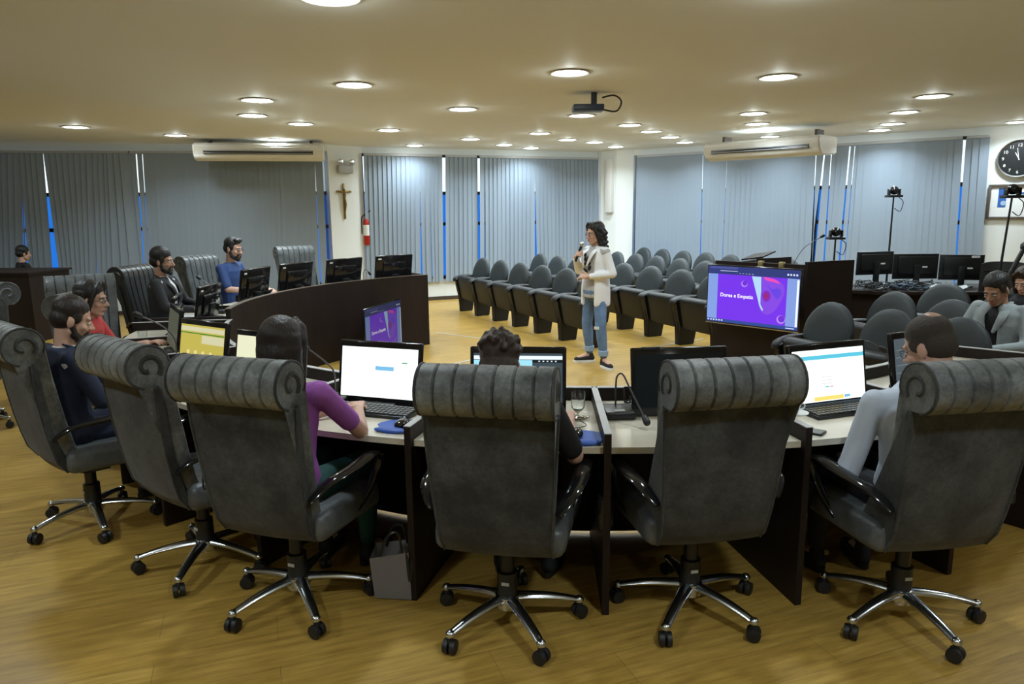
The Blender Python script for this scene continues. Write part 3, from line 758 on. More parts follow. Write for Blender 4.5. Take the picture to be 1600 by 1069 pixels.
# TVs ---------------------------------------------------------------
def tv(label, A, B, z0, H, flipd, group='large flat screens showing the same purple slide', dim=1.0, nm=''):
    A = Vector(A); B = Vector(B); d = B - A; W = d.length
    c = (A + B) / 2; root = thing('television', label, 'television', (c.x, c.y, z0), math.atan2(d.y, d.x), group)
    # local: x right, screen faces -Y
    bm = NB(); box(bm, (0, .02, H / 2), (W, .035, H), bev=.006); box(bm, (0, .05, H / 2), (W * .6, .04, H * .6), bev=.01); link('casing', bm, M_GLOSS, root)
    bm = NB(); box(bm, (0, .0, .008), (W, .006, .008)); link('lower_trim', bm, M_SILVER, root, False)
    b = .014; x0, x1, z0_, z1 = -W / 2 + b, W / 2 - b, b + .012, H - b
    def D(n, c_, s=1.0): return disp(n + nm, tuple(q * dim for q in c_), s)
    scr = quad_panel('screen', x0, z0_, x1, z1, .0005, D('desk', (.24, .36, .78)), root)
    sw, sh = x1 - x0, z1 - z0_
    def q(name, a, b_, c_, d_, m, lay=1): return quad_panel(name, x0 + a * sw, z0_ + b_ * sh, x0 + c_ * sw, z0_ + d_ * sh, -.0006 * lay, m, scr)
    q('browser_bar', 0, .86, 1, 1, D('navy', (.03, .045, .20))); q('tab', .02, .955, .34, .995, D('navy2', (.07, .09, .30)), 2); q('address_line', .14, .915, .34, .925, D('lav', (.6, .6, .85)), 2)
    q('taskbar', 0, 0, 1, .055, D('tbar', (.03, .07, .33)))
    q('slide', .115, .055, .875, .86, D('purple', (.19, .035, .86)), 1)
    q('scroll_bar', .975, .06, .995, .84, D('scroll', (.8, .85, 1.0), 1.2), 2)
    for k in range(6): q('taskbar_icon', .01 + k * .032, .018, .028 + k * .032, .042, D('icon', (.7, .8, 1)), 2)
    for k in range(4): q('toolbar_icon', .87 + k * .03, .905, .888 + k * .03, .935, D('icon', (.7, .8, 1)), 2)
    for k in range(5): q('toolbar_mark', .36 + k * .035, .885, .375 + k * .035, .893, D('lav', (.6, .6, .85)), 2)
    q('clock_text', .88, .018, .97, .032, D('icon', (.7, .8, 1)), 2)
    def shape(name, pts, m, lay):
        bm = NB(); slab(bm, [(x0 + a * sw, -.0006 * lay, z0_ + b_ * sh) for a, b_ in pts], (0, 1, 0), .0005); bmesh.ops.triangulate(bm, faces=[f for f in bm.faces if len(f.verts) > 4]); return link(name, bm, m, scr, False)
    def sp(pts, n=5): return [(p.x, p.y) for p in smooth_path([Vector((a, b_, 0)) for a, b_ in pts], n)]
    petal = sp([(.50, .855), (.57, .70), (.585, .58), (.58, .45), (.60, .30), (.65, .225), (.71, .23), (.78, .34), (.85, .60), (.83, .75), (.76, .82), (.66, .85), (.50, .855)])
    shape('petal', petal[:-1], D('petal', (.24, .07, .80)), 2)
    shape('petal_glow', sp([(.50, .855), (.56, .74), (.585, .62), (.58, .50), (.59, .38), (.625, .28), (.635, .30), (.606, .39), (.600, .50), (.606, .62), (.60, .74), (.60, .855)]), D('pale', (.45, .72, .95)), 3)
    shape('petal_top', sp([(.62, .855), (.66, .80), (.74, .78), (.80, .76), (.76, .82), (.68, .85), (.62, .855)])[:-1], D('magenta', (.85, .08, .50)), 4)
    for rr_, cc in ((.075, (.22, .03, .55)), (.055, (.27, .02, .38)), (.035, (.32, .02, .20))):
        shape('petal_spot', [(.665 + rr_ * .62 * math.cos(t * PI / 10), .535 + rr_ * 1.3 * math.sin(t * PI / 10)) for t in range(20)], D('spot%d' % int(rr_ * 1000), cc), 4 + rr_ * -10 + 1)
    shape('petal_blue', sp([(.66, .74), (.72, .66), (.78, .68), (.82, .62), (.78, .50), (.72, .60), (.66, .74)])[:-1], D('blueish', (.14, .06, .80)), 3)
    for (ax, az, r0) in ((.42, .715, .035), (.83, .16, .045)):
        shape('bubble', [(ax + r0 * math.cos(t * PI / 10), az + r0 * 1.6 * math.sin(t * PI / 10)) for t in range(20)], D('bubble', (.5, .3, .95)), 3)
        shape('bubble_core', [(ax + .005 + r0 * .78 * math.cos(t * PI / 10), az + .01 + r0 * 1.3 * math.sin(t * PI / 10)) for t in range(20)], D('bubblecore', (.17, .03, .70)), 4)
    M = Matrix.Translation((x0 + .15 * sw, -.003, z0_ + .49 * sh)) @ Matrix.Rotation(R(90), 4, 'X')
    text('slide_title', 'Dores e Empatia', .052 * sh / .55, M, D('title', (1, 1, 1), 1.3), scr)
    return root
tv('large television with the purple slide on the front of the lectern', (2.19, 8.0), (2.92, 7.20), .45, .655, 1)
tv('television with the purple slide seen obliquely against the curved bench', (-1.62, 7.80), (-1.36, 8.74), .06, .60, 1, dim=.35, nm='b')
# lectern / right bench
root = thing('lectern', 'dark wooden angled lectern behind the large purple screen', 'lectern', (2.9, 7.9, 0), 0)
bm = NB(); wallseg(bm, (2.32, 8.17), (3.06, 7.41), 0, 1.13, .04); wallseg(bm, (3.06, 7.41), (3.66, 7.66), 0, 1.16, .04); localize(bm, root); link('front_panel', bm, M_WOOD, root, False)
bm = NB(); prism(bm, [(2.36, 8.19), (3.07, 7.46), (3.62, 7.68), (2.9, 8.6)], 1.0, 1.03); localize(bm, root); link('top_shelf', bm, M_WOOD, root, False)
bm = NB(); wallseg(bm, (2.36, 8.19), (2.9, 8.6), 0, 1.1, .03, -1); localize(bm, root); link('side_panel', bm, M_WOOD, root, False)
bm = NB(); wallseg(bm, (2.9, 8.6), (3.64, 7.68), 0, 1.0, .03, -1); localize(bm, root); link('rear_panel', bm, M_WOOD, root, False)
bm = NB(); slab(bm, [(2.60, 8.13, 1.13), (2.78, 7.95, 1.17), (2.98, 8.12, 1.22), (2.80, 8.30, 1.18)], (0, 0, 1), .015); localize(bm, root); link('book_rest', bm, M_WOOD, root, False)
bm = NB(); slab(bm, [(2.72, 7.98, 1.03), (3.02, 7.76, 1.03), (3.02, 7.76, 1.19), (2.72, 7.98, 1.16)], (.5, .8, 0), .03); localize(bm, root); link('raised_board', bm, M_WOOD, root, False)
for t in (.52, .74):
    p = Vector((2.32, 8.17)).lerp(Vector((3.06, 7.41)), t); bm = NB(); box(bm, (p.x, p.y, 1.115), (.05, .06, .07), rot=(0, 0, R(-46)), bev=.004)
    tag(link('clamp', bm, mat('brass_clamp', (.38, .30, .14), .4, .5)), 'small tan clamp holding the screen, %s of the two on the lectern edge' % ('left' if t < .6 else 'right'), 'clamp')

# ------------------------------------------------------------------ ceiling fixtures
M_DIFF = emis('lamp_diffuser', (1.0, 0.98, 0.92), 14.0)
LIGHTS = [(553, 132, 'large one left of centre over the curved bench'), (402, 156, 'front one of the close pair left of the big centre-left light'), (395, 180, 'rear one of the close pair left of the big centre-left light'), (470, 193, 'one above the left air conditioner’s right half'), (608, 203, 'one above the white column with the crucifix'), (723, 170, 'one between the crucifix column and the projector'), (890, 113, 'largest one near the picture centre'), (909, 180, 'one right in front of the projector mount'), (843, 208, 'one left of and behind the projector'), (735, 217, 'one over the left back window'), (788, 226, 'one over the back blind with the dark wedge'), (887, 218, 'one behind the projector toward the back wall'), (929, 222, 'one just left of the back white column'), (830, 231, 'smallest one closest to the back wall'), (962, 229, 'one directly before the back white column'), (984, 195, 'first of the row of four running right from the projector'), (1017, 205, 'second of the row of four right of the projector'), (1047, 214, 'third of the row of four right of the projector'), (1070, 222, 'fourth and farthest of the row right of the projector'), (1216, 120, 'large one right of centre'), (1177, 177, 'front one of the line of four over the right air conditioner'), (1183, 193, 'second of the line of four over the right air conditioner'), (1197, 204, 'third of the line of four over the right air conditioner'), (1203, 213, 'rearmost of the line of four over the right air conditioner'), (1457, 150, 'large one at the upper right'), (1413, 175, 'one behind the large upper-right light'), (1394, 193, 'one before the farthest light on the right'), (1374, 203, 'farthest one on the right over the clock-side blind'), (1592, 190, 'one above the wall clock'), (118, 198, 'leftmost one in the picture'), (275, 211, 'one left of the left air conditioner'), (433, 218, 'small one just above the left air conditioner'), (648, 227, 'small one over the blind beside the extinguisher'), (515, -6, 'nearest one, cut by the top picture edge')]
proto = thing('ceiling_light', '', 'ceiling light', (0, 0, HC), 0, 'recessed round ceiling lights'); proto.scale = (1.45, 1.45, 1)
bm = NB(); 
prof = [(.085, 0), (.11, -.002), (.118, -.008), (.11, -.012), (.098, -.008), (.088, -.003)]
for a in range(len(prof)): pass
n_ = 28; rings = [[bm.verts.new((r * math.cos(2 * PI * k / n_), r * math.sin(2 * PI * k / n_), z)) for k in range(n_)] for r, z in prof]
for i in range(len(rings)):
    A, B = rings[i], rings[(i + 1) % len(rings)]
    for k in range(n_): bm.faces.new((A[k], A[(k + 1) % n_], B[(k + 1) % n_], B[k]))
link('trim_ring', bm, M_WPLAST, proto)
bm = NB(); lathe(bm, [(.03, -.016), (.07, -.014), (.088, -.009), (.092, -.004), (.05, -.003)], 28); link('diffuser', bm, M_DIFF, proto)
ld = bpy.data.lights.new('lamp', 'AREA'); ld.shape = 'DISK'; ld.size = .17; ld.energy = LAMP_POWER; ld.color = (.85, 1.0, 1.09); ld.spread = R(140)
lo = bpy.data.objects.new('bulb', ld); C.objects.link(lo); lo.parent = proto; lo.location = (0, 0, -.02)
pl = bpy.data.lights.new('glow', 'POINT'); pl.energy = LAMP_POWER * .16; pl.shadow_soft_size = .03; pl.color = (.9, 1, 1)
lo2 = bpy.data.objects.new('glow', pl); C.objects.link(lo2); lo2.parent = proto; lo2.location = (0, 0, -.05)
lights_xy = []
for i, (px, py, l) in enumerate(LIGHTS):
    p = at(px, py, HC); lab = 'recessed round ceiling light, ' + l
    lights_xy.append(p.xy)
    if i == 0: proto.location = (p.x, p.y, HC); proto['label'] = lab
    else: dup(proto, (p.x, p.y, HC), 0, lab)
for i, (x, y) in enumerate(((-4.1, 5.2), (4.3, 4.9), (1.5, 4.0), (-3.4, 2.3), (1.2, 1.0), (4.3, 1.9), (-7.9, 8.6), (-1.5, .8), (-2.2, -1.5), (2.2, -1.5))):  # unseen fixtures added to brighten the foreground, floor and left blinds
    o = dup(proto, (x, y, HC), 0, 'added ceiling fill light outside the picture, ' + ('left above the foreground chairs', 'right above the auditorium chairs', 'above the fifth chair', 'above the floor behind the left chairs', 'behind the middle foreground chair', 'at the right, behind the balding person', 'farthest left by the blinds', 'behind the left foreground chairs', 'rearmost left behind the camera', 'rearmost right behind the camera')[i])
def aircon(label, A, B, z1, H=.25, D=.62):
    A = Vector(A); B = Vector(B); d = B - A; L = d.length; c = (A + B) / 2
    root = thing('air_conditioner', label, 'air conditioner', (c.x, c.y, z1 - H), math.atan2(d.y, d.x), 'ceiling-hung air conditioners')
    # front faces -Y local
    bm = NB(); sec = [(-D / 2 + .05, H), (-D / 2, H - .05), (-D / 2 + .03, .09), (-D / 2 + .12, .01), (-D / 2 + .2, 0), (D / 2, .03), (D / 2, H)]
    slab(bm, [(-L / 2, y, z) for y, z in sec], (1, 0, 0), L); bmesh.ops.bevel(bm, geom=bm.edges[:], offset=.02, segments=3, affect='EDGES')
    cs = link('casing', bm, M_WPLAST, root)
    bm = NB(); box(bm, (.0, -D / 2 + .024, .125), (L * .84, .03, .055), rot=(R(-8), 0, 0)); link('outlet', bm, M_BLACK, root, False)
    for k in range(2):
        bm = NB(); box(bm, (.0, -D / 2 + .008, .11 + .034 * k), (L * .83, .02, .006), rot=(R(-20), 0, 0)); link('louvre', bm, M_GPLAST, root, False)
    bm = NB(); box(bm, (L * .12, -D / 2 + .085, .045), (.12, .004, .012), rot=(R(-48), 0, 0)); link('badge', bm, M_GPLAST, root, False)
    for s in (-1, 1):
        bm = NB(); box(bm, (s * L * .40, .1, H + .05), (.04, D * .35, .10)); link('bracket', bm, M_DARKBASE, root, False)
    return root
a0 = at(309, 236, 2.76); a1 = at(512, 236, 2.76)
aircon('long white ceiling air conditioner over the seated bearded men', (-4.98, 11.75), (-3.06, 12.15), 2.785, .27)
aircon('white ceiling air conditioner at right, its end turned to the camera', (3.2, 11.65), (4.45, 10.35), 2.69, .27)
p = at(928, 166, 2.72); root = thing('projector_mount', 'dark projector bracket with a looped cable on the ceiling', 'projector bracket', (p.x, p.y, 2.70), 0)
bm = NB(); box(bm, (-.06, 0, .0), (.3, .22, .06), bev=.01); link('bracket_plate', bm, mat('dark_blue_metal', (.03, .045, .09), .4), root); bm = NB(); lathe(bm, [(.03, .03), (.03, .15)], 12); link('pole', bm, M_BLACK, root)
bm = NB(); tube(bm, smooth_path([(.08, 0, .1), (.2, 0, .12), (.27, 0, .06), (.22, 0, -.03), (.08, 0, -.01)], 6), .009, 6); link('cable', bm, M_BLACK, root)

# ------------------------------------------------------------------ wall things
# left column face frame
def wall_frame(P0, P1, px, py, off=.0):
    a, b = inset(P0, P1, off); u, z = wall_u(a, b, px, py); D = (b - a).normalized(); q = a + D * u
    return Vector((q.x, q.y, z)), math.atan2(D.y, D.x)
p, rz = wall_frame(WL1, CL1, 537, 262, .0)
root = thing('emergency_light', 'grey twin-head emergency light above the crucifix', 'emergency light', p, rz)
bm = NB(); box(bm, (0, -.05, -.03), (.30, .09, .15), bev=.03, seg=4); link('body', bm, M_GPLAST, root)
for s in (-1, 1):
    bm = NB(); lathe(bm, [(.02, -.03), (.05, .0), (.058, .03), (.05, .036)], 16, c=(s * .11, -.07, .09), mtx=Matrix.Rotation(R(95), 3, 'X') @ Matrix.Rotation(R(0), 3, 'Y')); link('lamp_head', bm, M_SILVER, root)
p, rz = wall_frame(WL1, CL1, 537, 312, .0)
M_BRASS = mat('old_brass', (.30, .20, .06), .38, .8)
root = thing('crucifix', 'brass crucifix on the white column', 'crucifix', p, rz)
bm = NB(); box(bm, (0, -.02, -.03), (.035, .02, .62), bev=.004); box(bm, (0, -.02, .14), (.30, .02, .035), bev=.004); link('cross', bm, M_BRASS, root)
def cf(bm):
    ell(bm, (0, -.045, .17), (.018, .018, .024)); capsule(bm, (0, -.045, .13), (0, -.04, .02), .026, .02); capsule(bm, (0, -.045, .02), (.012, -.055, -.09), .02, .015); capsule(bm, (.012, -.055, -.09), (0, -.045, -.2), .014, .01)
    for s in (-1, 1): capsule(bm, (s * .02, -.045, .13), (s * .12, -.035, .155), .011, .008)
blob('figure', cf, M_BRASS, root, .004, 3)
p, rz = wall_frame(WL1, CL1, 573, 356, .0)
root = thing('fire_extinguisher', 'red fire extinguisher hanging on the column edge', 'fire extinguisher', (CL1.x + .03, CL1.y - .03, 1.10), 0)
M_RED = mat('red_enamel', (.42, .015, .012), .3)
bm = NB(); lathe(bm, [(.045, 0), (.055, .02), (.055, .40), (.045, .45), (.025, .48), (.022, .52)], 20); link('cylinder', bm, M_RED, root)
bm = NB(); box(bm, (0, 0, .54), (.05, .03, .05), bev=.006); box(bm, (.03, 0, .585), (.14, .02, .014), rot=(0, R(-30), 0)); tube(bm, smooth_path([(0, 0, .54), (-.07, -.02, .5), (-.08, -.02, .3), (-.075, -.03, .2)], 5), .01, 6); link('valve', bm, M_BLACK, root)
bm = NB(); lathe(bm, [(.0565, .17), (.0565, .36)], 20); link('label_band', bm, M_PAPER, root)
# vertical white box on the back column
root_p = Vector((2.03, 14.72, 0))
bm = NB(); box(bm, (2.0, 14.80, 2.15), (.17, .10, 1.05), rot=(0, 0, R(-48)), bev=.02); tag(link('wall_box', bm, M_WPLAST), 'tall narrow cream box on the white back column', 'wall box')
p, rz = wall_frame(WR1, WR2, 1592, 248, .0)
root = thing('wall_clock', 'round black wall clock with chrome rim', 'clock', p, rz)
bm = NB(); lathe(bm, [(.24, 0), (.262, .01), (.27, .035), (.262, .055), (.245, .05), (.243, .03)], 40, mtx=Matrix.Rotation(R(90), 3, 'X')); link('rim', bm, M_CHROME, root)
bm = NB(); lathe(bm, [(.243, .005), (.243, .036)], 40, mtx=Matrix.Rotation(R(90), 3, 'X')); dial = link('dial', bm, M_BLACK, root)
for k in range(1, 13):
    a = R(90 - 30 * k); text('numeral', str(k), .062, Matrix.Translation((.19 * math.cos(a), -.0375, .19 * math.sin(a))) @ Matrix.Rotation(R(90), 4, 'X'), M_WPLAST, dial, 'CENTER')
for a, L, ww in ((118, .10, .011), (100, .15, .008)):
    bm = NB(); tube(bm, [(-.02 * math.cos(R(a)), -.042, -.02 * math.sin(R(a))), (L * math.cos(R(a)), -.042, L * math.sin(R(a)))], ww / 2, 6); link('hand', bm, M_WPLAST, root)
p, rz = wall_frame(WR1, WR2, 1600, 315, .0)
root = thing('framed_picture', 'dark framed white poster with blue block under the clock', 'framed picture', p, rz)
bm = NB(); 
for (x, z, sx, sz) in ((0, .235, .88, .035), (0, -.235, .88, .035), (-.43, 0, .035, .50), (.43, 0, .035, .50)): box(bm, (x, -.02, z), (sx, .03, sz), bev=.004)
link('frame', bm, mat('bronze_frame', (.10, .085, .07), .4), root)
bm = NB(); box(bm, (0, -.008, 0), (.84, .008, .45)); sh = link('sheet', bm, M_PAPER, root, False)
bm = NB(); box(bm, (-.27, -.0135, .06), (.10, .002, .28)); box(bm, (0.03, -.0135, .12), (.28, .002, .03)); link('printed_block', bm, mat('print_blue', (.03, .12, .42), .5), sh, False)
bm = NB(); lathe(bm, [(.035, 0), (.035, .002)], 16, c=(-.25, -.0145, -.02), mtx=Matrix.Rotation(R(90), 3, 'X')); link('printed_emblem', bm, mat('print_pale', (.35, .5, .7), .5), sh, False)

# PTZ cameras on poles
def ptz(label, x, y, ztop, base='tripod', lean=0.0, r=.014):
    root = thing('tripod_camera', label, 'camera', (x, y, 0), 0, 'small black dome cameras on poles')
    bm = NB(); tube(bm, [(lean, 0, .02), (lean * .5, 0, .8), (0, 0, ztop - .16)], [r * 1.2, r, r * .7], 8); link('pole', bm, M_BLACK, root)
    bm = NB(); lathe(bm, [(.028, 0), (.028, .05)], 10, c=(lean * .4, 0, .9)); link('collar', bm, M_BLACK, root)
    for k in range(3):
        a = k * 2 * PI / 3 + .4; bm = NB(); tube(bm, [(lean * .8, 0, .5), (lean + .35 * math.cos(a), .35 * math.sin(a), .012)], .011, 6); link('leg', bm, M_BLACK, root)
    bm = NB(); box(bm, (0, 0, ztop - .145), (.19, .12, .03), bev=.008); h_ = link('camera_base', bm, M_BLACK, root)
    bm = NB(); ell(bm, (0, 0, ztop - .07), (.058, .055, .055)); box(bm, (-.066, 0, ztop - .09), (.02, .07, .08), bev=.008); box(bm, (.066, 0, ztop - .09), (.02, .07, .08), bev=.008); link('camera_head', bm, M_GLOSS, h_)
    bm = NB(); lathe(bm, [(.03, .04), (.032, .062), (.022, .064)], 14, c=(0, 0, ztop - .07), mtx=Matrix.Rotation(R(100), 3, 'X')); link('lens', bm, M_SCR, h_)
    bm = NB(); tube(bm, smooth_path([(.07, 0, ztop - .16), (.13, 0, ztop - .22), (.1, 0, ztop - .34), (.02, 0, ztop - .3)], 5), .005, 6); link('cable', bm, M_BLACK, root)
    return root
def topz(px, py, Y): q = atY(px, py, Y); return q.x, q.z
x, z = topz(1307, 353, 8.6); ptz('black dome camera on a short pole behind the lectern', x, 8.6, z)
x, z = topz(1398, 289, 9.6); ptz('black dome camera on a tall pole behind the three monitors', x, 9.6, z)
x, z = topz(1584, 285, 7.6); ptz('black dome camera on a pole in front of the framed poster', x, 7.6, z, lean=-.10)
# video tripod at right frame edge
root = thing('video_tripod', 'thick black video tripod cut by the right frame edge', 'tripod', (5.42, 7.55, 0), 0)
bm = NB(); tube(bm, [(0, 0, 1.1), (0, 0, 1.62)], .022, 10); lathe(bm, [(.05, 1.55), (.055, 1.6), (.04, 1.66), (.06, 1.70), (.06, 1.76), (.03, 1.8)], 14); link('centre_column', bm, M_BLACK, root)
for k in range(3):
    a = k * 2 * PI / 3 + .9; d = Vector((math.cos(a), math.sin(a), 0)); bm = NB()
    tube(bm, [Vector((0, 0, 1.28)) + d * .04, Vector((0, 0, .7)) + d * .27], .024, 8); tube(bm, [Vector((0, 0, .7)) + d * .27, Vector((0, 0, .02)) + d * .52], .016, 8); link('leg', bm, M_BLACK, root)
bm = NB(); lathe(bm, [(.06, 1.24), (.075, 1.27), (.075, 1.31), (.05, 1.34)], 14); link('spider', bm, M_BLACK, root)
bm = NB(); tube(bm, [(0, 0, 1.7), (-.12, -.25, 1.52)], .01, 6); link('pan_handle', bm, M_BLACK, root)

# monitor table at right
root = thing('operator_table', 'dark round-fronted table carrying the three monitors and cable tangle', 'table', (5.1, 9.0, 0), 0)
TA, TB = Vector((4.05, 9.05)), Vector((6.35, 8.85))
bm = NB(); prism(bm, [(3.95, 9.3), (4.0, 8.55), (4.3, 8.32), (5.2, 8.2), (6.3, 8.15), (6.6, 9.0)], .70, .735); localize(bm, root); link('tabletop', bm, M_WOOD, root, False)
bm = NB(); prism(bm, [(4.1, 9.2), (4.1, 8.62), (4.35, 8.42), (5.2, 8.32), (6.2, 8.27), (6.2, 8.31), (5.2, 8.36), (4.38, 8.46), (4.14, 8.64), (4.14, 9.2)], 0, .70); localize(bm, root); link('front_panel', bm, M_WOOD, root, False)
bm = NB(); box(bm, (6.2, 8.7, .35), (.04, .6, .7)); localize(bm, root); link('side_panel', bm, M_WOOD, root, False)
def monback(label, pxl, pxr, py0, py1, Y, dy=0.0, white=None):
    a = atY(pxl, py0, Y); b = atY(pxr, py0, Y + dy); lo_ = atY(pxl, py1, Y)
    c = (a + b) / 2; W = (b - a).length; H = (a.z - lo_.z)
    root = thing('monitor', label, 'computer screen', (c.x, c.y, .735), math.atan2((b - a).y, (b - a).x), 'three monitors seen from behind')
    zt = a.z - .735
    bm = NB(); box(bm, (0, 0, zt - H / 2), (W, .022, H), bev=.004); box(bm, (0, -.02, zt - H / 2 + .01), (W * .82, .025, H * .72), bev=.011); link('casing', bm, M_BLACK, root)
    bm = NB(); box(bm, (0, .012, zt - H / 2), (W - .03, .002, H - .03)); link('screen', bm, M_SCR, root, False)
    bm = NB(); box(bm, (0, -.04, (zt - H / 2) / 2 + .02), (.07, .03, zt - H / 2), bev=.005); box(bm, (0, 0, .008), (.24, .2, .014), bev=.005); link('stand', bm, M_BLACK, root)
    bm = NB(); box(bm, (W * .18, -.034, zt - H * .52), (.06, .002, .018)); link('white_label', bm, M_PAPER, root, False)
    return root, W, H, zt
monback('back of the left monitor on the operator table', 1340, 1396, 394, 430, 8.75, .1)
monback('back of the middle monitor on the operator table', 1397, 1467, 397, 436, 8.85, .0)
r_, W, H, zt = monback('back of the right monitor with white stickers on the operator table', 1469, 1539, 398, 437, 8.85, -.12)
bm = NB(); box(bm, (W * .3, -.013, zt - .022), (.09, .003, .025)); link('white_label', bm, M_PAPER, r_, False)
# cable tangle
def tangle(name, label, c, sx, sy, sz, n, z0, col):
    bm = NB()
    for k in range(n):
        pts = []; p = Vector((random.uniform(-sx, sx), random.uniform(-sy, sy), random.uniform(0, sz)))
        for j in range(6):
            pts.append(p.copy()); p = p + Vector((random.uniform(-.12, .12), random.uniform(-.08, .08), random.uniform(-.04, .04))); p.z = min(max(p.z, .006), sz); p.x = max(-sx, min(sx, p.x)); p.y = max(-sy, min(sy, p.y))
        tube(bm, smooth_path(pts, 3), .0045, 5)
    o = link(name, bm, col, None); o.location = (c[0], c[1], z0); tag(o, label, 'cables', kind='stuff'); return o
tangle('cable_tangle', 'tangle of black cables on the operator table', (4.62, 8.55), .45, .22, .10, 75, .737, M_BLACK)
tangle('cable_tangle', 'loose blue and grey cables among the black ones on the operator table', (4.7, 8.5), .38, .2, .08, 12, .737, mat('cable_bluegrey', (.10, .16, .24), .5))
def plug(x, y, z, l): 
    bm = NB(); box(bm, (0, 0, .02), (.05, .035, .04), bev=.006); o = link('power_adapter', bm, M_WPLAST); o.location = (x, y, z); tag(o, l, 'adapter')
plug(4.35, 8.42, .737, 'white plug adapter at the left side of the cable tangle'); plug(4.98, 8.45, .737, 'white plug adapter under the middle monitor')
bm = NB(); cols = [[bm.verts.new((x * .05, y * .05, .02 + .03 * math.sin(x * 1.7 + y) * math.cos(y * 1.3) + .02)) for y in range(-2, 3)] for x in range(-4, 5)]
for A, B in zip(cols, cols[1:]):
    for j in range(4): bm.faces.new((A[j], A[j + 1], B[j + 1], B[j]))
bmesh.ops.solidify(bm, geom=bm.faces[:], thickness=.004)
o = link('cloth', bm, M_PAPER); o.location = (5.18, 8.45, .735); tag(o, 'crumpled white cloth lying under the middle monitor', 'cloth')
# cabinet at far left
root = thing('cabinet', 'dark brown cabinet cut off by the left frame edge', 'cabinet', (-7.3, 9.9, 0), 0)
bm = NB(); prism(bm, [(-8.6, 9.75), (-6.47, 9.62), (-6.4, 10.4), (-8.6, 10.5)], 0, .93); localize(bm, root); link('body', bm, M_WOOD, root, False)
bm = NB(); prism(bm, [(-8.65, 9.72), (-6.45, 9.59), (-6.37, 10.43), (-8.65, 10.53)], .93, .955); localize(bm, root); link('top', bm, M_WOOD, root, False)

# ------------------------------------------------------------------ microphones and small desk things
def mic(label, base, rz, pts, r=.0045, head=True, basebox=True):
    root = thing('gooseneck_microphone', label, 'microphone', base, rz, 'gooseneck microphones')
    if basebox:
        bm = NB(); vs = box(bm, (0, 0, .02), (.15, .17, .04), bev=.012, seg=3); link('base', bm, M_BLACK, root)
        bm = NB(); box(bm, (0, -.05, .0405), (.05, .03, .002)); link('button', bm, M_GPLAST, root, False)
    pth = smooth_path(pts, 6)
    bm = NB(); tube(bm, pth, r, 8); link('stem', bm, mat('gunmetal', (.12, .12, .125), .35, .7), root)
    if head:
        d = (Vector(pts[-1]) - pth[-3]).normalized(); bm = NB(); capsule(bm, Vector(pts[-1]), Vector(pts[-1]) + d * .03, .014, .017); link('foam_head', bm, M_RUB, root)
    return root
p = at(965, 637, .79); mic('bent gooseneck microphone hanging over the middle desk', (p.x, p.y + .0, .75), R(3), [(0, .05, .04), (0, .05, .14), (.005, .045, .185), (.025, .02, .20), (.045, -.05, .15), (.07, -.13, .085), (.085, -.19, .045)])
p = at(512, 640, .75); mic('gooseneck microphone left of the bright white-page monitor', (p.x, p.y + .12, .75), R(-20), [(0, .02, .04), (0, .02, .16), (-.04, .0, .22), (-.12, -.03, .29)])
p = at(1380, 592, .75); mic('microphone with arched neck beyond the cyan-header monitor', (p.x - .06, p.y + .15, .75), R(30), [(-.05, 0, .04), (-.05, 0, .15), (-.03, 0, .19), (.03, -.02, .19), (.1, -.05, .15)])
p = pol(9, 3.42); mic('microphone whose black tip shows at the end of the fifth chair’s headrest', (p.x, p.y, .75), R(12), [(0, .02, .04), (.02, .02, .14), (.05, -.06, .20), (.0, -.2, .235)], basebox=True)
mic('thin gooseneck microphone standing on the lectern', (3.15, 8.0, 1.03), 0, [(-.03, 0, .0), (.03, 0, .14), (.12, 0, .26), (.28, .0, .36)], basebox=False)
for t, l in ((-96, 'long gooseneck microphone crossing the man in the black suit'), (-109, 'gooseneck microphone before the man in the blue shirt'), (-135, 'gooseneck microphone at the right end of the curved bench'), (-54, 'gooseneck microphone left of the yellow screen')):
    p = pol(t, 3.45); mic(l, (p.x, p.y, .75), R(t), [(0, .03, .04), (0, .03, .16), (.03, -.04, .26), (.02, -.16, .34)] if t > -130 else [(0, .03, .04), (-.02, .0, .2), (-.06, 0, .24), (-.1, 0, .2)])
def mousepad(label, th, r):
    p = pol(th, r); bm = NB(); pts = []
    for k in range(24):
        a = 2 * PI * k / 24; x = .11 * math.cos(a); y = .10 * math.sin(a)
        if y < -.02: x *= .82; y *= 1.15
        pts.append((x, y))
    prism(bm, pts, 0, .004); ell(bm, (0, -.085, .008), (.085, .03, .012))
    o = link('mouse_pad', bm, M_BLUE); o.location = (p.x, p.y, .75); o.rotation_euler = (0, 0, R(th)); tag(o, label, 'mouse pad', 'blue mouse pads'); return o
def mouse(label, th, r, z=.754):
    p = pol(th, r); root = thing('mouse', label, 'mouse', (p.x, p.y, z), R(th), 'black computer mice')
    bm = NB(); ell(bm, (0, 0, .014), (.032, .052, .022)); 
    for v in bm.verts: v.co.z = max(v.co.z, .001)
    link('shell', bm, M_GLOSS, root)
    bm = NB(); lathe(bm, [(.008, -.004), (.008, .004)], 10, c=(0, .03, .032), mtx=Matrix.Rotation(R(90), 3, 'Y')); link('wheel', bm, M_GPLAST, root)
    bm = NB(); tube(bm, smooth_path([(0, .05, .012), (.01, .1, .006), (.05, .15, .005), (.02, .22, .005)], 5), .002, 5); link('cord', bm, M_BLACK, root)
mousepad('blue gel mouse pad right of the bright white-page monitor', -17.3, 3.62); mouse('black mouse on the blue pad left of the fourth chair', -17.0, 3.63)
mousepad('blue gel mouse pad right of the fourth chair, before the glass', -3.9, 3.66); mouse('black mouse on the blue pad right of the fourth chair', -4.3, 3.65)
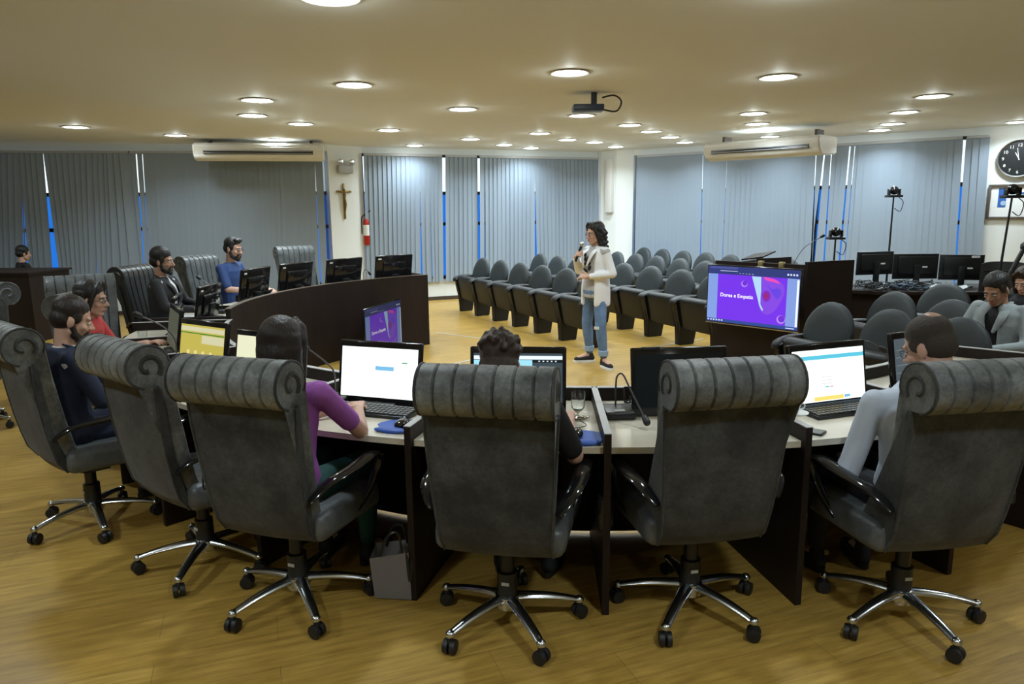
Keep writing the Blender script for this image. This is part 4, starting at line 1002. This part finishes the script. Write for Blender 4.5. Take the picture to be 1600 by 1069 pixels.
mousepad('blue mouse pad almost hidden by the balding man’s sleeve', 22.0, 3.5)
def goblet(label, p, s=1.0):
    root = thing('glass', label, 'glass', p, 0)
    bm = NB(); lathe(bm, [(.030, 0), (.030, .004), (.006, .008), (.005, .02), (.018, .032), (.031, .05), (.0335, .085), (.033, .125), (.0318, .125), (.032, .085), (.0295, .052), (.015, .036), (.001, .034)], 24); link('bowl', bm, M_GLASS, root); return root
def saucer(label, p, m=M_GLASS, r=.055, cat='saucer'):
    bm = NB(); lathe(bm, [(r * .5, 0), (r * .6, .001), (r, .010), (r, .013), (r * .6, .005), (.001, .004)], 24); o = link('saucer', bm, m); o.location = p; tag(o, label, cat); return o
p = at(903, 654, .75); saucer('clear glass saucer under the stemmed glass', (p.x, p.y, .75)); goblet('clear stemmed water glass by the blue mouse pad', (p.x, p.y, .756))
M_PORC = mat('porcelain', (.78, .79, .78), .25)
def cup(label, p):
    root = thing('coffee_cup', label, 'cup', p, 0); bm = NB(); lathe(bm, [(.016, 0), (.018, .002), (.026, .03), (.033, .052), (.0345, .052), (.0365, .050)][:4] + [(.031, .052), (.024, .03), (.015, .006), (.001, .005)], 24); link('bowl', bm, M_PORC, root)
    bm = NB(); tube(bm, smooth_path([(.027, 0, .042), (.045, 0, .04), (.045, 0, .022), (.024, 0, .018)], 4), .003, 6); link('handle', bm, M_PORC, root)
p = at(1243, 648, .82); saucer('white saucer on the divider under the front coffee cup', (p.x, p.y, .82), M_PORC); cup('front white coffee cup standing on the desk divider', (p.x - .005, p.y + .008, .826))
p = at(1228, 636, .82); saucer('white saucer behind the front coffee cup', (p.x - .01, p.y + .07, .82), M_PORC, .05); cup('second white cup just behind the front coffee cup', (p.x - .01, p.y + .07, .826))
def phone(label, p, rz, L=.15, W=.075, z=.75):
    root = thing('phone', label, 'phone', (p.x, p.y, z), rz); bm = NB(); box(bm, (0, 0, .005), (W, L, .009), bev=.003); link('case', bm, M_BLACK, root); bm = NB(); box(bm, (0, 0, .0098), (W - .008, L - .01, .0008)); link('screen', bm, M_SCR, root, False)
phone('black phone lying beside the divider under the coffee cups', pol(11.9, 3.67), R(50))
def paper(label, p, rz, z=.75, w=.21, h=.297, th=.002):
    bm = NB(); box(bm, (0, 0, th / 2), (w, h, th)); o = link('paper', bm, M_PAPER); o.location = (p.x, p.y, z); o.rotation_euler = (0, 0, rz); tag(o, label, 'paper')
paper('white papers on the desk of the man in the blue shirt', pol(-106, 3.5), R(-90)); paper('white papers before the man in the black suit', pol(-92, 3.62), R(-80)); paper('small white paper at the right edge of the white-page desk', pol(-16.2, 3.42), R(10), .75, .05, .09, .006)
bm = NB(); box(bm, (0, 0, 0), (.25, .012, .17), rot=(R(-25), 0, 0), bev=.005); o = link('tablet', bm, M_GLOSS); o.location = (*pol(-105, 3.25).xy, .84); o.rotation_euler = (0, 0, R(-95)); tag(o, 'tablet leaning on the desk left of the man in the blue shirt', 'tablet')
p = pol(-90, 3.68); root = thing('glass', 'small water tumbler before the man in the black suit', 'glass', (p.x, p.y, .75)); bm = NB(); lathe(bm, [(.028, 0), (.033, .09), (.0315, .09), (.027, .006), (.001, .005)], 20); link('tumbler', bm, M_GLASS, root)
p = pol(-70, 3.6); root = thing('glass', 'water tumbler on the desk behind the empty chair beside the navy jacket', 'glass', (p.x, p.y, .75)); bm = NB(); lathe(bm, [(.028, 0), (.033, .09), (.0315, .09), (.027, .006), (.001, .005)], 20); link('tumbler', bm, M_GLASS, root)
tangle('desk_cables', 'black cables heaped left of the yellow screen', (*pol(-55, 3.2).xy,), .12, .14, .09, 16, .752, M_BLACK)
tangle('desk_cables', 'thin cables behind the bent microphone', (*pol(2.0, 3.1).xy,), .09, .03, .09, 6, .752, M_BLACK)
# handbag on floor
p = at(614, 945, 0); root = thing('handbag', 'grey open tote bag on the floor left of the fourth chair', 'bag', (p.x, p.y + .09, 0), R(-6))
M_BAG = mat('grey_bag_leather', (.42, .40, .40), .5, bump=.1)
bm = NB(); a = [bm.verts.new(q) for q in ((-.085, -.05, .005), (.085, -.05, .005), (.085, .06, .005), (-.085, .06, .005))]; b = [bm.verts.new(q) for q in ((-.10, -.055, .20), (.08, -.055, .235), (.08, .055, .25), (-.10, .055, .22))]
for i in range(4): bm.faces.new((a[i], a[(i + 1) % 4], b[(i + 1) % 4], b[i]))
bm.faces.new(a[::-1]); bmesh.ops.solidify(bm, geom=bm.faces[:], thickness=.006); link('body', bm, M_BAG, root, True, angle=25)
for y in (-.05, .05):
    bm = NB(); tube(bm, smooth_path([(-.05, y, .21), (-.02, y, .30), (.03, y * .8, .32), (.05, y, .23)], 5), .006, 6); link('handle', bm, M_BLACK, root)
bm = NB(); tube(bm, smooth_path([(.075, 0, .24), (.09, -.04, .2), (.085, -.06, .1), (.07, -.05, .26)], 5), .008, 6, flat=.4); link('strap', bm, M_BLACK, root)
# black bag hanging at the arm of fourth chair
root = thing('handbag', 'black glossy bag hanging at the right arm of the fourth chair', 'bag', (.40, 2.95, .40), R(-10))
bm = NB(); box(bm, (0, 0, .06), (.07, .22, .18), bev=.03, seg=3); link('body', bm, mat('black_vinyl', (.012, .012, .013), .2, bump=.5, bscale=14), root)
bm = NB(); tube(bm, smooth_path([(0, -.07, .13), (-.03, -.03, .24), (-.03, .04, .24), (0, .07, .13)], 5), .006, 6); link('handle', bm, M_BLACK, root)
# ------------------------------------------------------------------ people
SK_L = mat('skin_light', (.56, .33, .24), .5, bump=.03, bscale=90); SK_M = mat('skin_tan', (.42, .235, .155), .5, bump=.03, bscale=90)
M_HAIRK = mat('hair_black', (.008, .007, .007), .5, bump=.6, bscale=70, stretch=(1, 1, .12)); M_HAIRB = mat('hair_brown', (.035, .02, .012), .55, bump=.7, bscale=60, stretch=(1, 1, .2)); M_HAIRD = mat('hair_dark_brown', (.017, .010, .008), .5, bump=.6, bscale=80, stretch=(1, 1, .1))
M_HAIRS = mat('hair_cropped', (.045, .035, .028), .8, bump=.4, bscale=160)
M_EYE = mat('eye_white', (.7, .68, .65), .3); M_IRIS = mat('iris', (.02, .012, .008), .2); M_LIP = mat('lips', (.40, .12, .10), .45)
M_DENIM = mat('blue_denim', (.12, .20, .34), .8, bump=.3, bscale=120, var=.35, vscale=7); M_BLKCL = mat('black_cloth', (.010, .010, .012), .8, bump=.2, bscale=30)
def loft(bm, rows, n=20):
    """rows: (center, rx, ry)"""
    rings = []
    for c, rx, ry in rows:
        c = Vector(c); rings.append([bm.verts.new(c + Vector((rx * math.cos(2 * PI * k / n), ry * math.sin(2 * PI * k / n), 0))) for k in range(n)])
    for A, B in zip(rings, rings[1:]):
        for k in range(n): bm.faces.new((A[k], A[(k + 1) % n], B[(k + 1) % n], B[k]))
    bm.faces.new(rings[0][::-1]); bm.faces.new(rings[-1])
def hand(bm, w, d, nrm, side, curl=.35, spread=.006):
    d = d.normalized(); nrm = (nrm - d * nrm.dot(d)).normalized(); a = d.cross(nrm).normalized()
    for o in (-.024, -.008, .008, .024): capsule(bm, w + a * o * .6, w + d * .08 + a * o, .0135, .0115, 8)
    for i, (o, L) in enumerate(((-.031, .066), (-.0105, .077), (.0105, .073), (.031, .056))):
        p = w + d * .082 + a * o; ang = curl * (.8 + .12 * i)
        for s in (.45, .32, .25):
            ang2 = ang; dd = (d * math.cos(ang2) - nrm * math.sin(ang2) + a * o * 1.2).normalized(); q = p + dd * L * s; capsule(bm, p, q, .0088, .0078, 8); p = q; ang += curl * .9
    p = w + d * .022 + a * side * .026
    q = p + (d * .6 + a * side * .7 - nrm * .25).normalized() * .042; capsule(bm, p, q, .0125, .0105, 8)
    r = q + (d * .85 + a * side * .25 - nrm * .3).normalized() * .034; capsule(bm, q, r, .010, .0085, 8)
SEATED = dict(pelvis=(0, 0, .60), waist=(0, -.01, .76), chest=(0, -.01, .95), neck=(0, -.02, 1.115), head=(0, .02, 1.255),
              sh=(.175, -.01, 1.06), el=(.235, .09, .84), wr=(.15, .33, .81), hip=(.09, .02, .59), kn=(.12, .43, .56), an=(.12, .42, .10), toe=(.14, .56, .04))
STAND = dict(pelvis=(0, 0, .86), waist=(0, 0, 1.0), chest=(0, 0, 1.17), neck=(0, -.015, 1.325), head=(0, .015, 1.455),
             sh=(.155, -.01, 1.27), el=(.22, -.03, 1.02), wr=(.2, .12, .85), hip=(.085, 0, .83), kn=(.1, .03, .46), an=(.1, -.02, .09), toe=(.1, .12, .04))
def person(label, loc, rz, pose=SEATED, ov=None, hy=0, hp=8, hr=0, skin=SK_L, hair='short', hairm=M_HAIRK, beard=False, top=('short', None), jacket=None, pants=M_BLKCL, shoes=M_BLKCL, glasses=False, slim=1.0, curl=.35, hand_ov=None, sneakers=False, scale=1.0, bald=False, curls=False):
    root = thing('person', label, 'person', loc, rz); root.scale = (scale,) * 3
    J = {}
    for k, v in pose.items():
        v = Vector(v)
        if k in ('sh', 'el', 'wr', 'hip', 'kn', 'an', 'toe'):
            J[k + 'R'] = v.copy(); J[k + 'L'] = Vector((-v.x, v.y, v.z))
        else: J[k] = v
    for k, v in (ov or {}).items(): J[k] = Vector(v)
    Mh = Matrix.Translation(J['head']) @ Matrix.Rotation(R(hy), 4, 'Z') @ Matrix.Rotation(R(-hp), 4, 'X') @ Matrix.Rotation(R(hr), 4, 'Y')
    H = lambda *p: Mh @ Vector(p)
    up_ = (J['neck'] - J['chest']).normalized()
    def torso(bm, e, zlow=None, taper=1.0):
        P, W, Ch, N = J['pelvis'], J['waist'], J['chest'], J['neck']
        s = slim
        rows = [(P - Vector((0, 0, .10)), .155 * s + e, .115 + e), (P, .170 * s + e, .122 + e), (W, .145 * s * taper + e, .108 + e), ((W + Ch) / 2, .152 * s + e, .112 + e), (Ch, .168 * s + e, .118 + e), (Ch.lerp(N, .45), .165 * s + e, .105 + e), (Ch.lerp(N, .78), .115 * s + e, .075 + e), (N, .06 + e, .058 + e)]
        loft(bm, rows)
        for sd in 'LR': capsule(bm, Ch.lerp(N, .6), J['sh' + sd] + Vector((0, 0, -.01)), .055 + e, .052 + e)
    def arm(bm, sd, e, frac=1.0):
        a, b, c = J['sh' + sd], J['el' + sd], J['wr' + sd]
        if frac <= .5:
            m_ = a.lerp(b, frac * 2); capsule(bm, a, m_, .050 * slim + e, .043 * slim + e * 1.3)
        else:
            capsule(bm, a, b, .050 * slim + e, .039 + e); capsule(bm, b, b.lerp(c, (frac - .5) * 2), .039 + e, .028 + e * 1.1)
    def leg(bm, sd, e, full=True):
        h_, k_, an = J['hip' + sd], J['kn' + sd], J['an' + sd]
        capsule(bm, h_, k_, .082 * slim + e, .056 + e); capsule(bm, k_, k_.lerp(an, .35), .056 + e, .054 + e); capsule(bm, k_.lerp(an, .35), an if full else k_.lerp(an, .9), .054 + e, .034 + e * 1.4)
    def body(bm):
        torso(bm, -.012)
        for sd in 'LR':
            arm(bm, sd, -.002 if sd else 0); leg(bm, sd, -.010)
            w_ = J['wr' + sd]; d = (w_ - J['el' + sd]).normalized(); nrm = Vector((0, 0, 1))
            if hand_ov and sd in hand_ov: d, nrm, cu = Vector(hand_ov[sd][0]), Vector(hand_ov[sd][1]), hand_ov[sd][2]
            else: cu = curl
            hand(bm, w_, d, nrm, -1 if sd == 'R' else 1, cu)
            an, to = J['an' + sd], J['toe' + sd]; capsule(bm, an, to, .03, .025)
        capsule(bm, J['neck'] - Vector((0, 0, .03)), H(0, -.02, -.06), .054, .052)
        ell(bm, (0, -.012, .03), (.074, .092, .088), mtx=Mh); ell(bm, (0, .022, -.03), (.060, .070, .086), mtx=Mh)
        ell(bm, (0, .058, -.092), (.026, .026, .022), mtx=Mh)
        capsule(bm, H(0, .086, .008), H(0, .108, -.026), .008, .0125, 8); ell(bm, (.012, .097, -.03), (.009, .01, .008), mtx=Mh); ell(bm, (-.012, .097, -.03), (.009, .01, .008), mtx=Mh)
        capsule(bm, H(-.034, .074, .024), H(.034, .074, .024), .012, .012, 8)
        for s in (-1, 1):
            ell(bm, (s * .074, -.008, -.012), (.010, .020, .031), rot=(0, 0, s * -.35), mtx=Mh); ell(bm, (s * .038, .058, -.028), (.022, .022, .02), mtx=Mh)
            capsule(bm, H(s * .05, .01, -.06), H(s * .018, .055, -.09), .022, .02, 8)
        ell(bm, (0, .083, -.062), (.024, .012, .012), mtx=Mh)
    b_ = blob('body', body, skin, root, .0058, 3, .5)
    for s in (-1, 1):
        bm = NB(); ell(bm, (s * .030, .0775, .002), (.0135, .011, .0085), mtx=Mh); e_ = link('eye', bm, M_EYE, root)
        bm = NB(); ell(bm, (s * .030 + .001, .0855, .001), (.006, .004, .0065), mtx=Mh, n=10); link('iris', bm, M_IRIS, e_)
        bm = NB(); tube(bm, [H(s * .014, .090, .022), H(s * .030, .089, .027), H(s * .048, .078, .021)], [.003, .004, .002], 6); link('eyebrow', bm, hairm, root)
    bm = NB(); tube(bm, [H(-.022, .088, -.062), H(-.008, .0965, -.060), H(.008, .0965, -.060), H(.022, .088, -.062)], [.002, .0055, .0055, .002], 8); link('lips', bm, M_LIP, root)
    # hair
    def hr_(bm):
        if hair == 'short':
            ell(bm, (0, -.022, .056), (.082, .093, .080), mtx=Mh); ell(bm, (0, -.045, .0), (.077, .07, .07), mtx=Mh)
            for s in (-1, 1): ell(bm, (s * .066, .012, .02), (.014, .03, .035), mtx=Mh)
        if hair == 'quiff':
            ell(bm, (0, -.022, .056), (.080, .093, .079), mtx=Mh); ell(bm, (0, -.045, .0), (.075, .07, .07), mtx=Mh); ell(bm, (0, .045, .105), (.058, .045, .028), mtx=Mh)
            for s in (-1, 1): ell(bm, (s * .066, .012, .02), (.014, .03, .035), mtx=Mh)
        if hair == 'full':
            ell(bm, (0, -.024, .062), (.088, .099, .088), mtx=Mh); ell(bm, (0, -.05, .0), (.082, .072, .07), mtx=Mh)
            for s in (-1, 1): ell(bm, (s * .070, .014, .02), (.014, .03, .04), mtx=Mh)
        if hair == 'messy':
            ell(bm, (0, -.025, .045), (.086, .098, .088), mtx=Mh); ell(bm, (0, -.05, -.02), (.085, .07, .075), mtx=Mh)
            for q in range(60):
                a = random.uniform(0, 2 * PI); b2 = random.uniform(.1, 1.3); v = Vector((.082 * math.cos(a) * math.cos(b2), -.025 + .09 * math.sin(a) * math.cos(b2), .045 + .085 * math.sin(b2)))
                if v.y > .05: continue
                capsule(bm, H(*v), H(v.x * 1.10, v.y * 1.08 - .01, v.z * 1.03 + random.uniform(-.02, .012)), .020, .013, 6)
        if hair in ('long', 'wavy'):
            ell(bm, (0, -.024, .058), (.088, .097, .084), mtx=Mh); ell(bm, (0, -.055, -.02), (.085, .062, .09), mtx=Mh)
            n_ = 22
            for s in (-1, 1):
                lk = [H(s * .022, .058, .118), H(s * .058, .056, .085), H(s * .077, .036, .03), H(s * .084, .018, -.05), H(s * .088, .01, -.11)]
                for a_, b2_ in zip(lk, lk[1:]): capsule(bm, a_, b2_, .018, .018, 8)
            for q in range(n_):
                a = R(-6 + (192) * q / (n_ - 1)); x = .078 * math.cos(a); y = -.03 - .066 * math.sin(a)
                pts = [H(x, y, .05)]; L = .27 if hair == 'wavy' else .36
                base = H(x * 1.05, y, -.08)
                for j in range(1, 6):
                    t = j / 5; wv = (.020 * math.sin(j * 2.6 + q * 1.7)) if hair == 'wavy' else .002
                    pts.append(H(x * (1.05 + .16 * t), y * (1 + .05 * t), .05) * (1 - min(1, t * 2)) + base * min(1, t * 2) + Vector((wv, wv, -max(0, (t - .5) * 2) * (L - .15))) if t <= .5 else base + Vector((x * .25 * (t - .5) + wv, wv, -(t - .5) * 2 * (L - .15))))
                for p0_, p1_ in zip(pts, pts[1:]): capsule(bm, p0_, p1_, .019, .017, 8)
        if hair == 'tied':
            ell(bm, (0, -.022, .056), (.083, .095, .081), mtx=Mh); ell(bm, (0, -.05, .0), (.076, .07, .07), mtx=Mh); ell(bm, (0, -.125, .03), (.04, .035, .04), mtx=Mh)
            for s in (-1, 1): ell(bm, (s * .068, .02, .03), (.012, .035, .04), mtx=Mh)
    hb = blob('hair', hr_, hairm, root, .006, 2)
    if bald:
        bm = NB(); ell(bm, (0.0, -.063, .114), (.036, .036, .015), rot=(.58, 0, 0), mtx=Mh); link('bald_patch', bm, mat('skin_scalp', (.36, .21, .15), .45), hb)
    if beard:
        def bd(bm):
            for s in (-1, 1): capsule(bm, H(s * .066, .0, -.02), H(s * .052, .028, -.075), .014, .022, 8); capsule(bm, H(s * .052, .028, -.075), H(0, .075, -.105), .024, .026, 8)
            capsule(bm, H(-.022, .091, -.048), H(.022, .091, -.048), .007, .007, 8)
            for s in (-1, 1): capsule(bm, H(s * .027, .086, -.05), H(s * .03, .075, -.09), .009, .014, 8)
        blob('beard', bd, hairm, root, .005, 2)
    if glasses:
        bm = NB()
        for s in (-1, 1):
            tube(bm, [H(s * .031 + .021 * math.cos(t * PI / 7), .094, .001 + .016 * math.sin(t * PI / 7)) for t in range(14)], .0018, 5, closed=True)
            tube(bm, [H(s * .052, .092, .004), H(s * .078, .0, .004)], .0017, 5)
        tube(bm, [H(-.01, .096, .004), H(.01, .096, .004)], .0017, 5); link('glasses', bm, mat('glasses_frame', (.15, .03, .03), .3) if glasses == 'red' else M_BLACK, root)
    # clothing
    slv, tm = top; fr = {'none': 0, 'short': .36, 'elbow': .42, 'long': .97}[slv]
    def tp(bm):
        torso(bm, .004)
        if fr and not jacket:
            for sd in 'LR': arm(bm, sd, .007, fr)
    if tm: blob('shirt', tp, tm, root, .0075, 4)
    def pt(bm):
        P = J['pelvis']; ell(bm, P - Vector((0, 0, .03)), (.175 * slim, .128, .115))
        for sd in 'LR': leg(bm, sd, .006, False)
    pn = blob('trousers', pt, pants, root, .009, 5)
    if jacket:
        jm, jlen, open_, jfr = jacket
        def jk(bm):
            P, W, Ch, N = J['pelvis'], J['waist'], J['chest'], J['neck']; s = slim
            low = P - Vector((0, 0, jlen))
            for sx in (-1, 1):
                for q in range(17):
                    a = R(open_ + q * (180 - open_) / 16)
                    pr = [cc + Vector((math.sin(a) * rx * s * sx, math.cos(a) * ry, 0)) for cc, rx, ry in ((low, .170, .128), (P, .172, .125), (W, .150, .115), (Ch, .163, .115), (Ch.lerp(N, .5), .150, .09), (Ch.lerp(N, .85), .085, .06))]
                    for p0_, p1_ in zip(pr, pr[1:]): capsule(bm, p0_, p1_, .028, .028, 8)
            for sd in 'LR': arm(bm, sd, .008, jfr); capsule(bm, Ch.lerp(N, .6), J['sh' + sd], .056, .050)
        blob('jacket', jk, jm, root, .009, 12)
        bm = NB(); Ch, N = J['chest'], J['neck']
        for sx in (-1, 1):
            pts = [N + Vector((sx * .062, -.03, .015)), N + Vector((sx * .066, .045, -.03)), Ch.lerp(N, .4) + Vector((sx * .075, .125, 0)), Ch.lerp(J['waist'], .35) + Vector((sx * .03, .150, 0))]
            tube(bm, smooth_path(pts, 5), [.016, .018, .022, .026, .028, .03, .032, .033, .033, .032, .03, .028, .024, .02, .015, .01], 8, flat=.35)
        link('lapels', bm, jm, root)
    for sd in 'LR':
        an, to = J['an' + sd], J['toe' + sd]; d = (to - an); d.z = 0; d = d.normalized(); a = Vector((-d.y, d.x, 0))
        heel = Vector((an.x, an.y, 0)) - d * .05; M = Matrix((a, d, Vector((0, 0, 1)))).transposed().to_4x4()
        M.translation = Vector((heel.x, heel.y, an.z - .09))
        def sh(bm):
            capsule(bm, M @ Vector((0, .03, .045)), M @ Vector((0, .10, .05)), .036, .036); capsule(bm, M @ Vector((0, .10, .045)), M @ Vector((0, .205, .035)), .038, .030); capsule(bm, M @ Vector((0, .035, .05)), M @ Vector((0, .045, .085)), .036, .036)
        s_ = blob('shoe', sh, shoes, root, .006, 3)
        bm = NB(); pts = [(math.copysign(abs(math.cos(t)) ** .8, math.cos(t)) * (.042 if math.sin(t) > 0 else .036), .115 + .128 * math.sin(t)) for t in [2 * PI * k / 20 for k in range(20)]]
        prism(bm, pts, .0, .026); bmesh.ops.transform(bm, matrix=M, verts=bm.verts[:]); link('sole', bm, M_PAPER if sneakers else M_BLACK, s_)
    return root, J, Mh, root
SEAT2 = dict(pelvis=(0, -.02, .56), waist=(0, -.03, .69), chest=(0, -.02, .86), neck=(0, .01, 1.03), head=(0, .05, 1.18),
              sh=(.165, 0, .97), el=(.235, .10, .74), wr=(.15, .34, .80), hip=(.09, .0, .55), kn=(.12, .42, .53), an=(.12, .42, .10), toe=(.14, .56, .04))
NAVY = mat('navy_suit', (.012, .018, .045), .85, bump=.15, bscale=25)
BLKS = mat('black_suit', (.012, .012, .014), .8, bump=.15, bscale=25)
WSH = mat('white_shirt', (.62, .62, .63), .75, bump=.1, bscale=25)
def on_chair(ch, fwd=.06):
    rz = ch.rotation_euler[2]; return (ch.location.x - math.sin(rz) * fwd, ch.location.y + math.cos(rz) * fwd, ch.location.z), rz
# man in navy jacket
loc, rz = on_chair(c1, -.02); loc = (loc[0] - .06, loc[1], 0)
person('person in a navy jacket with a dark beard, seated in profile at the left', loc, rz, pose=SEAT2, ov=dict(head=(0, .08, 1.165), neck=(0, .03, 1.03)), hy=-16, hp=20, skin=SK_L, hair='short', hairm=M_HAIRD, beard=True, top=('long', WSH), jacket=(NAVY, .06, 14, .96), pants=NAVY)
# woman in red
loc, rz = (-2.97, 4.93, 0), R(-82)
person('person with long black hair and a red top, seated behind the navy jacket', loc, rz, pose=SEAT2, ov=dict(head=(0, .06, 1.145), neck=(0, .03, 1.02)), hy=0, hp=8, skin=SK_L, hair='long', hairm=M_HAIRK, top=('short', mat('red_top', (.55, .05, .05), .7, bump=.3, bscale=18)), slim=.9, glasses=True)
# man in black suit
loc, rz = (-3.38, 6.98, .0), R(-88)
person('person with a black beard, black suit and open white shirt', loc, rz, ov=dict(head=(0, .0, 1.265), neck=(0, -.03, 1.12)), hy=2, hp=6, skin=SK_M, hair='full', hairm=M_HAIRK, beard=True, top=('long', WSH), jacket=(BLKS, .06, 24, .95))
# man in blue shirt
loc, rz = (-3.17, 8.12, .05), R(-100)
person('person with beard and glasses in a dark blue shirt at the curved bench', loc, rz, ov=dict(head=(0, .05, 1.27), neck=(0, .0, 1.12)), hy=-2, hp=12, skin=SK_L, hair='quiff', hairm=M_HAIRK, beard=True, top=('elbow', mat('blue_shirt', (.018, .05, .17), .75, bump=.15, bscale=25)), glasses=True)
# woman in purple, back to the camera
loc, rz = on_chair(c3, .0)
person('person with long dark hair and a purple sleeve, seen from behind', loc, rz, pose=SEAT2, ov=dict(head=(-.01, .02, 1.165), neck=(0, .0, 1.03), shR=(.16, .01, .985), elR=(.235, .20, .765), wrR=(.10, .42, .795), elL=(-.22, .2, .77), wrL=(-.0, .44, .79)), hy=4, hp=8, skin=SK_L, hair='long', hairm=M_HAIRD, top=('short', mat('purple_knit', (.34, .10, .42), .8, bump=.2, bscale=80)), pants=mat('green_trousers', (.01, .07, .065), .8), slim=.9, curl=.5)
# brown haired head behind the fourth chair
loc, rz = on_chair(c4, .02)
person('person with messy brown hair hidden behind the fourth chair', loc, rz, pose=SEAT2, ov=dict(head=(-.045, .10, 1.10), neck=(0, .03, 1.0), chest=(0, .0, .85), elR=(.27, .10, .72), wrR=(.22, .32, .79)), hy=6, hp=22, skin=SK_L, hair='messy', hairm=M_HAIRB, top=('elbow', M_BLKCL))
# balding man
loc, rz = on_chair(c6, .02)
person('person with a balding crown and pale blue shirt, seen from behind', loc, rz, pose=SEAT2, ov=dict(head=(.10, .08, 1.155), neck=(.02, .03, 1.02), elL=(-.25, .03, .66), wrL=(-.12, .24, .63), shL=(-.165, .02, .95)), hy=26, hp=26, skin=SK_L, hair='short', hairm=M_HAIRS, top=('long', mat('pale_shirt', (.50, .56, .66), .75, bump=.25, bscale=14)), glasses=True, bald=True, slim=.92)
# woman in grey blazer
BLZ = mat('grey_blazer', (.28, .32, .33), .8, bump=.2, bscale=20, var=.12, vscale=25)
person('person in a grey checked blazer looking down, among the right chairs', (3.74, 5.42, .0), R(118), ov=dict(head=(0, .10, 1.10), neck=(0, .02, .99), chest=(0, .0, .83), waist=(0, -.01, .68), pelvis=(0, 0, .54), shR=(.17, 0, .94), shL=(-.17, 0, .94), elR=(.25, .08, .70), elL=(-.26, .1, .70), wrR=(.07, .32, .66), wrL=(-.06, .33, .66), hipR=(.09, .02, .53), hipL=(-.09, .02, .53), knR=(.1, .43, .5), knL=(-.1, .43, .5)), hy=0, hp=30, skin=SK_M, hair='tied', hairm=M_HAIRK, top=('short', M_BLKCL), jacket=(BLZ, .08, 26, .93), slim=1.0)
person('person with wavy brown hair half cut by the right frame edge', (4.80, 6.62, .0), R(118), ov=dict(head=(0, .08, 1.03), neck=(0, .02, .92), chest=(0, .0, .78), waist=(0, -.01, .66), pelvis=(0, 0, .54), shR=(.17, 0, .88), shL=(-.17, 0, .88), elR=(.25, .08, .68), elL=(-.26, .1, .68), wrR=(.07, .32, .64), wrL=(-.06, .33, .64)), hp=26, skin=SK_L, hair='wavy', hairm=M_HAIRB, top=('short', M_BLKCL), slim=.9)
person('person whose dark head shows above the cabinet at the far left', (-7.42, 10.95, 0), R(-40), hair='full', hairm=M_HAIRK, top=('long', M_BLKCL), scale=.9)
# presenter
PX, PY, PRZ = .93, 7.90, R(120.5)
WJK = mat('white_jacket', (.80, .81, .82), .75, bump=.15, bscale=20); GSH = mat('grey_tshirt', (.42, .41, .40), .8, var=.1, vscale=40)
pr, J, Mh, _ = person('person in a white jacket and jeans standing and speaking into a microphone', (PX, PY, 0), PRZ, pose=STAND,
    ov=dict(anR=(.132, -.03, .09), toeR=(.19, .11, .04), anL=(-.187, .017, .09), toeL=(-.33, .04, .04), knR=(.125, .02, .46), knL=(-.15, .04, .46), elR=(.235, .06, 1.04), wrR=(.10, .20, 1.205), elL=(-.235, -.05, 1.03), wrL=(-.085, .17, 1.0)),
    hy=-6, hp=8, skin=SK_L, hair='wavy', hairm=M_HAIRK, top=('short', GSH), jacket=(WJK, .17, 52, .93), pants=M_DENIM, shoes=M_BLKCL, glasses='red', slim=.88,
    hand_ov=dict(R=((-.75, .25, .55), (.55, .7, .2), 1.0), L=((.75, .5, .1), (-.2, .6, .6), .8)), sneakers=True)
bm = NB(); 
for (x, z, a, b_, c) in ((-.03, 1.20, .05, .02, .5), (.03, 1.18, .05, .02, -.6), (0, 1.135, .06, .02, .1), (-.04, 1.09, .035, .018, .9), (.045, 1.22, .03, .018, 1.0), (.03, 1.06, .045, .015, -.4)):
    ell(bm, (x, .117, z), (a, .012, b_), rot=(0, c, 0))
link('shirt_print', bm, M_BLKCL, pr)
for sd, c in (('R', (.131, -.02, .16)), ('L', (-.182, .022, .16))):
    bm = NB(); lathe(bm, [(.052, -.03), (.056, -.028), (.057, .025), (.052, .03)], 18, c=c); link('jeans_cuff', bm, mat('denim_cuff', (.26, .36, .48), .8), pr)
bm = NB(); box(bm, (-.155, .098, .44), (.07, .012, .035), rot=(.1, 0, .2), bev=.005); link('knee_rip', bm, mat('frayed_white', (.6, .58, .55), .9, bump=.8, bscale=90), pr)
# handheld microphone
rot = Matrix.Rotation(PRZ, 4, 'Z'); mt = Matrix.Translation((PX, PY, 0)) @ rot
a = mt @ Vector((.055, .235, 1.16)); b = mt @ Vector((.012, .165, 1.375)); d = (b - a).normalized()
root = thing('microphone', 'black handheld microphone at the mouth of the standing person', 'microphone', a, 0)
bm = NB(); tube(bm, [(0, 0, 0), (b - a) * .75], [.012, .017], 14); link('handle', bm, M_BLACK, root)
bm = NB(); ell(bm, (b - a) * .86, (.026, .026, .028)); link('grille', bm, M_SILVER, root)
# extra folding chairs under the seated women are part of the rows above
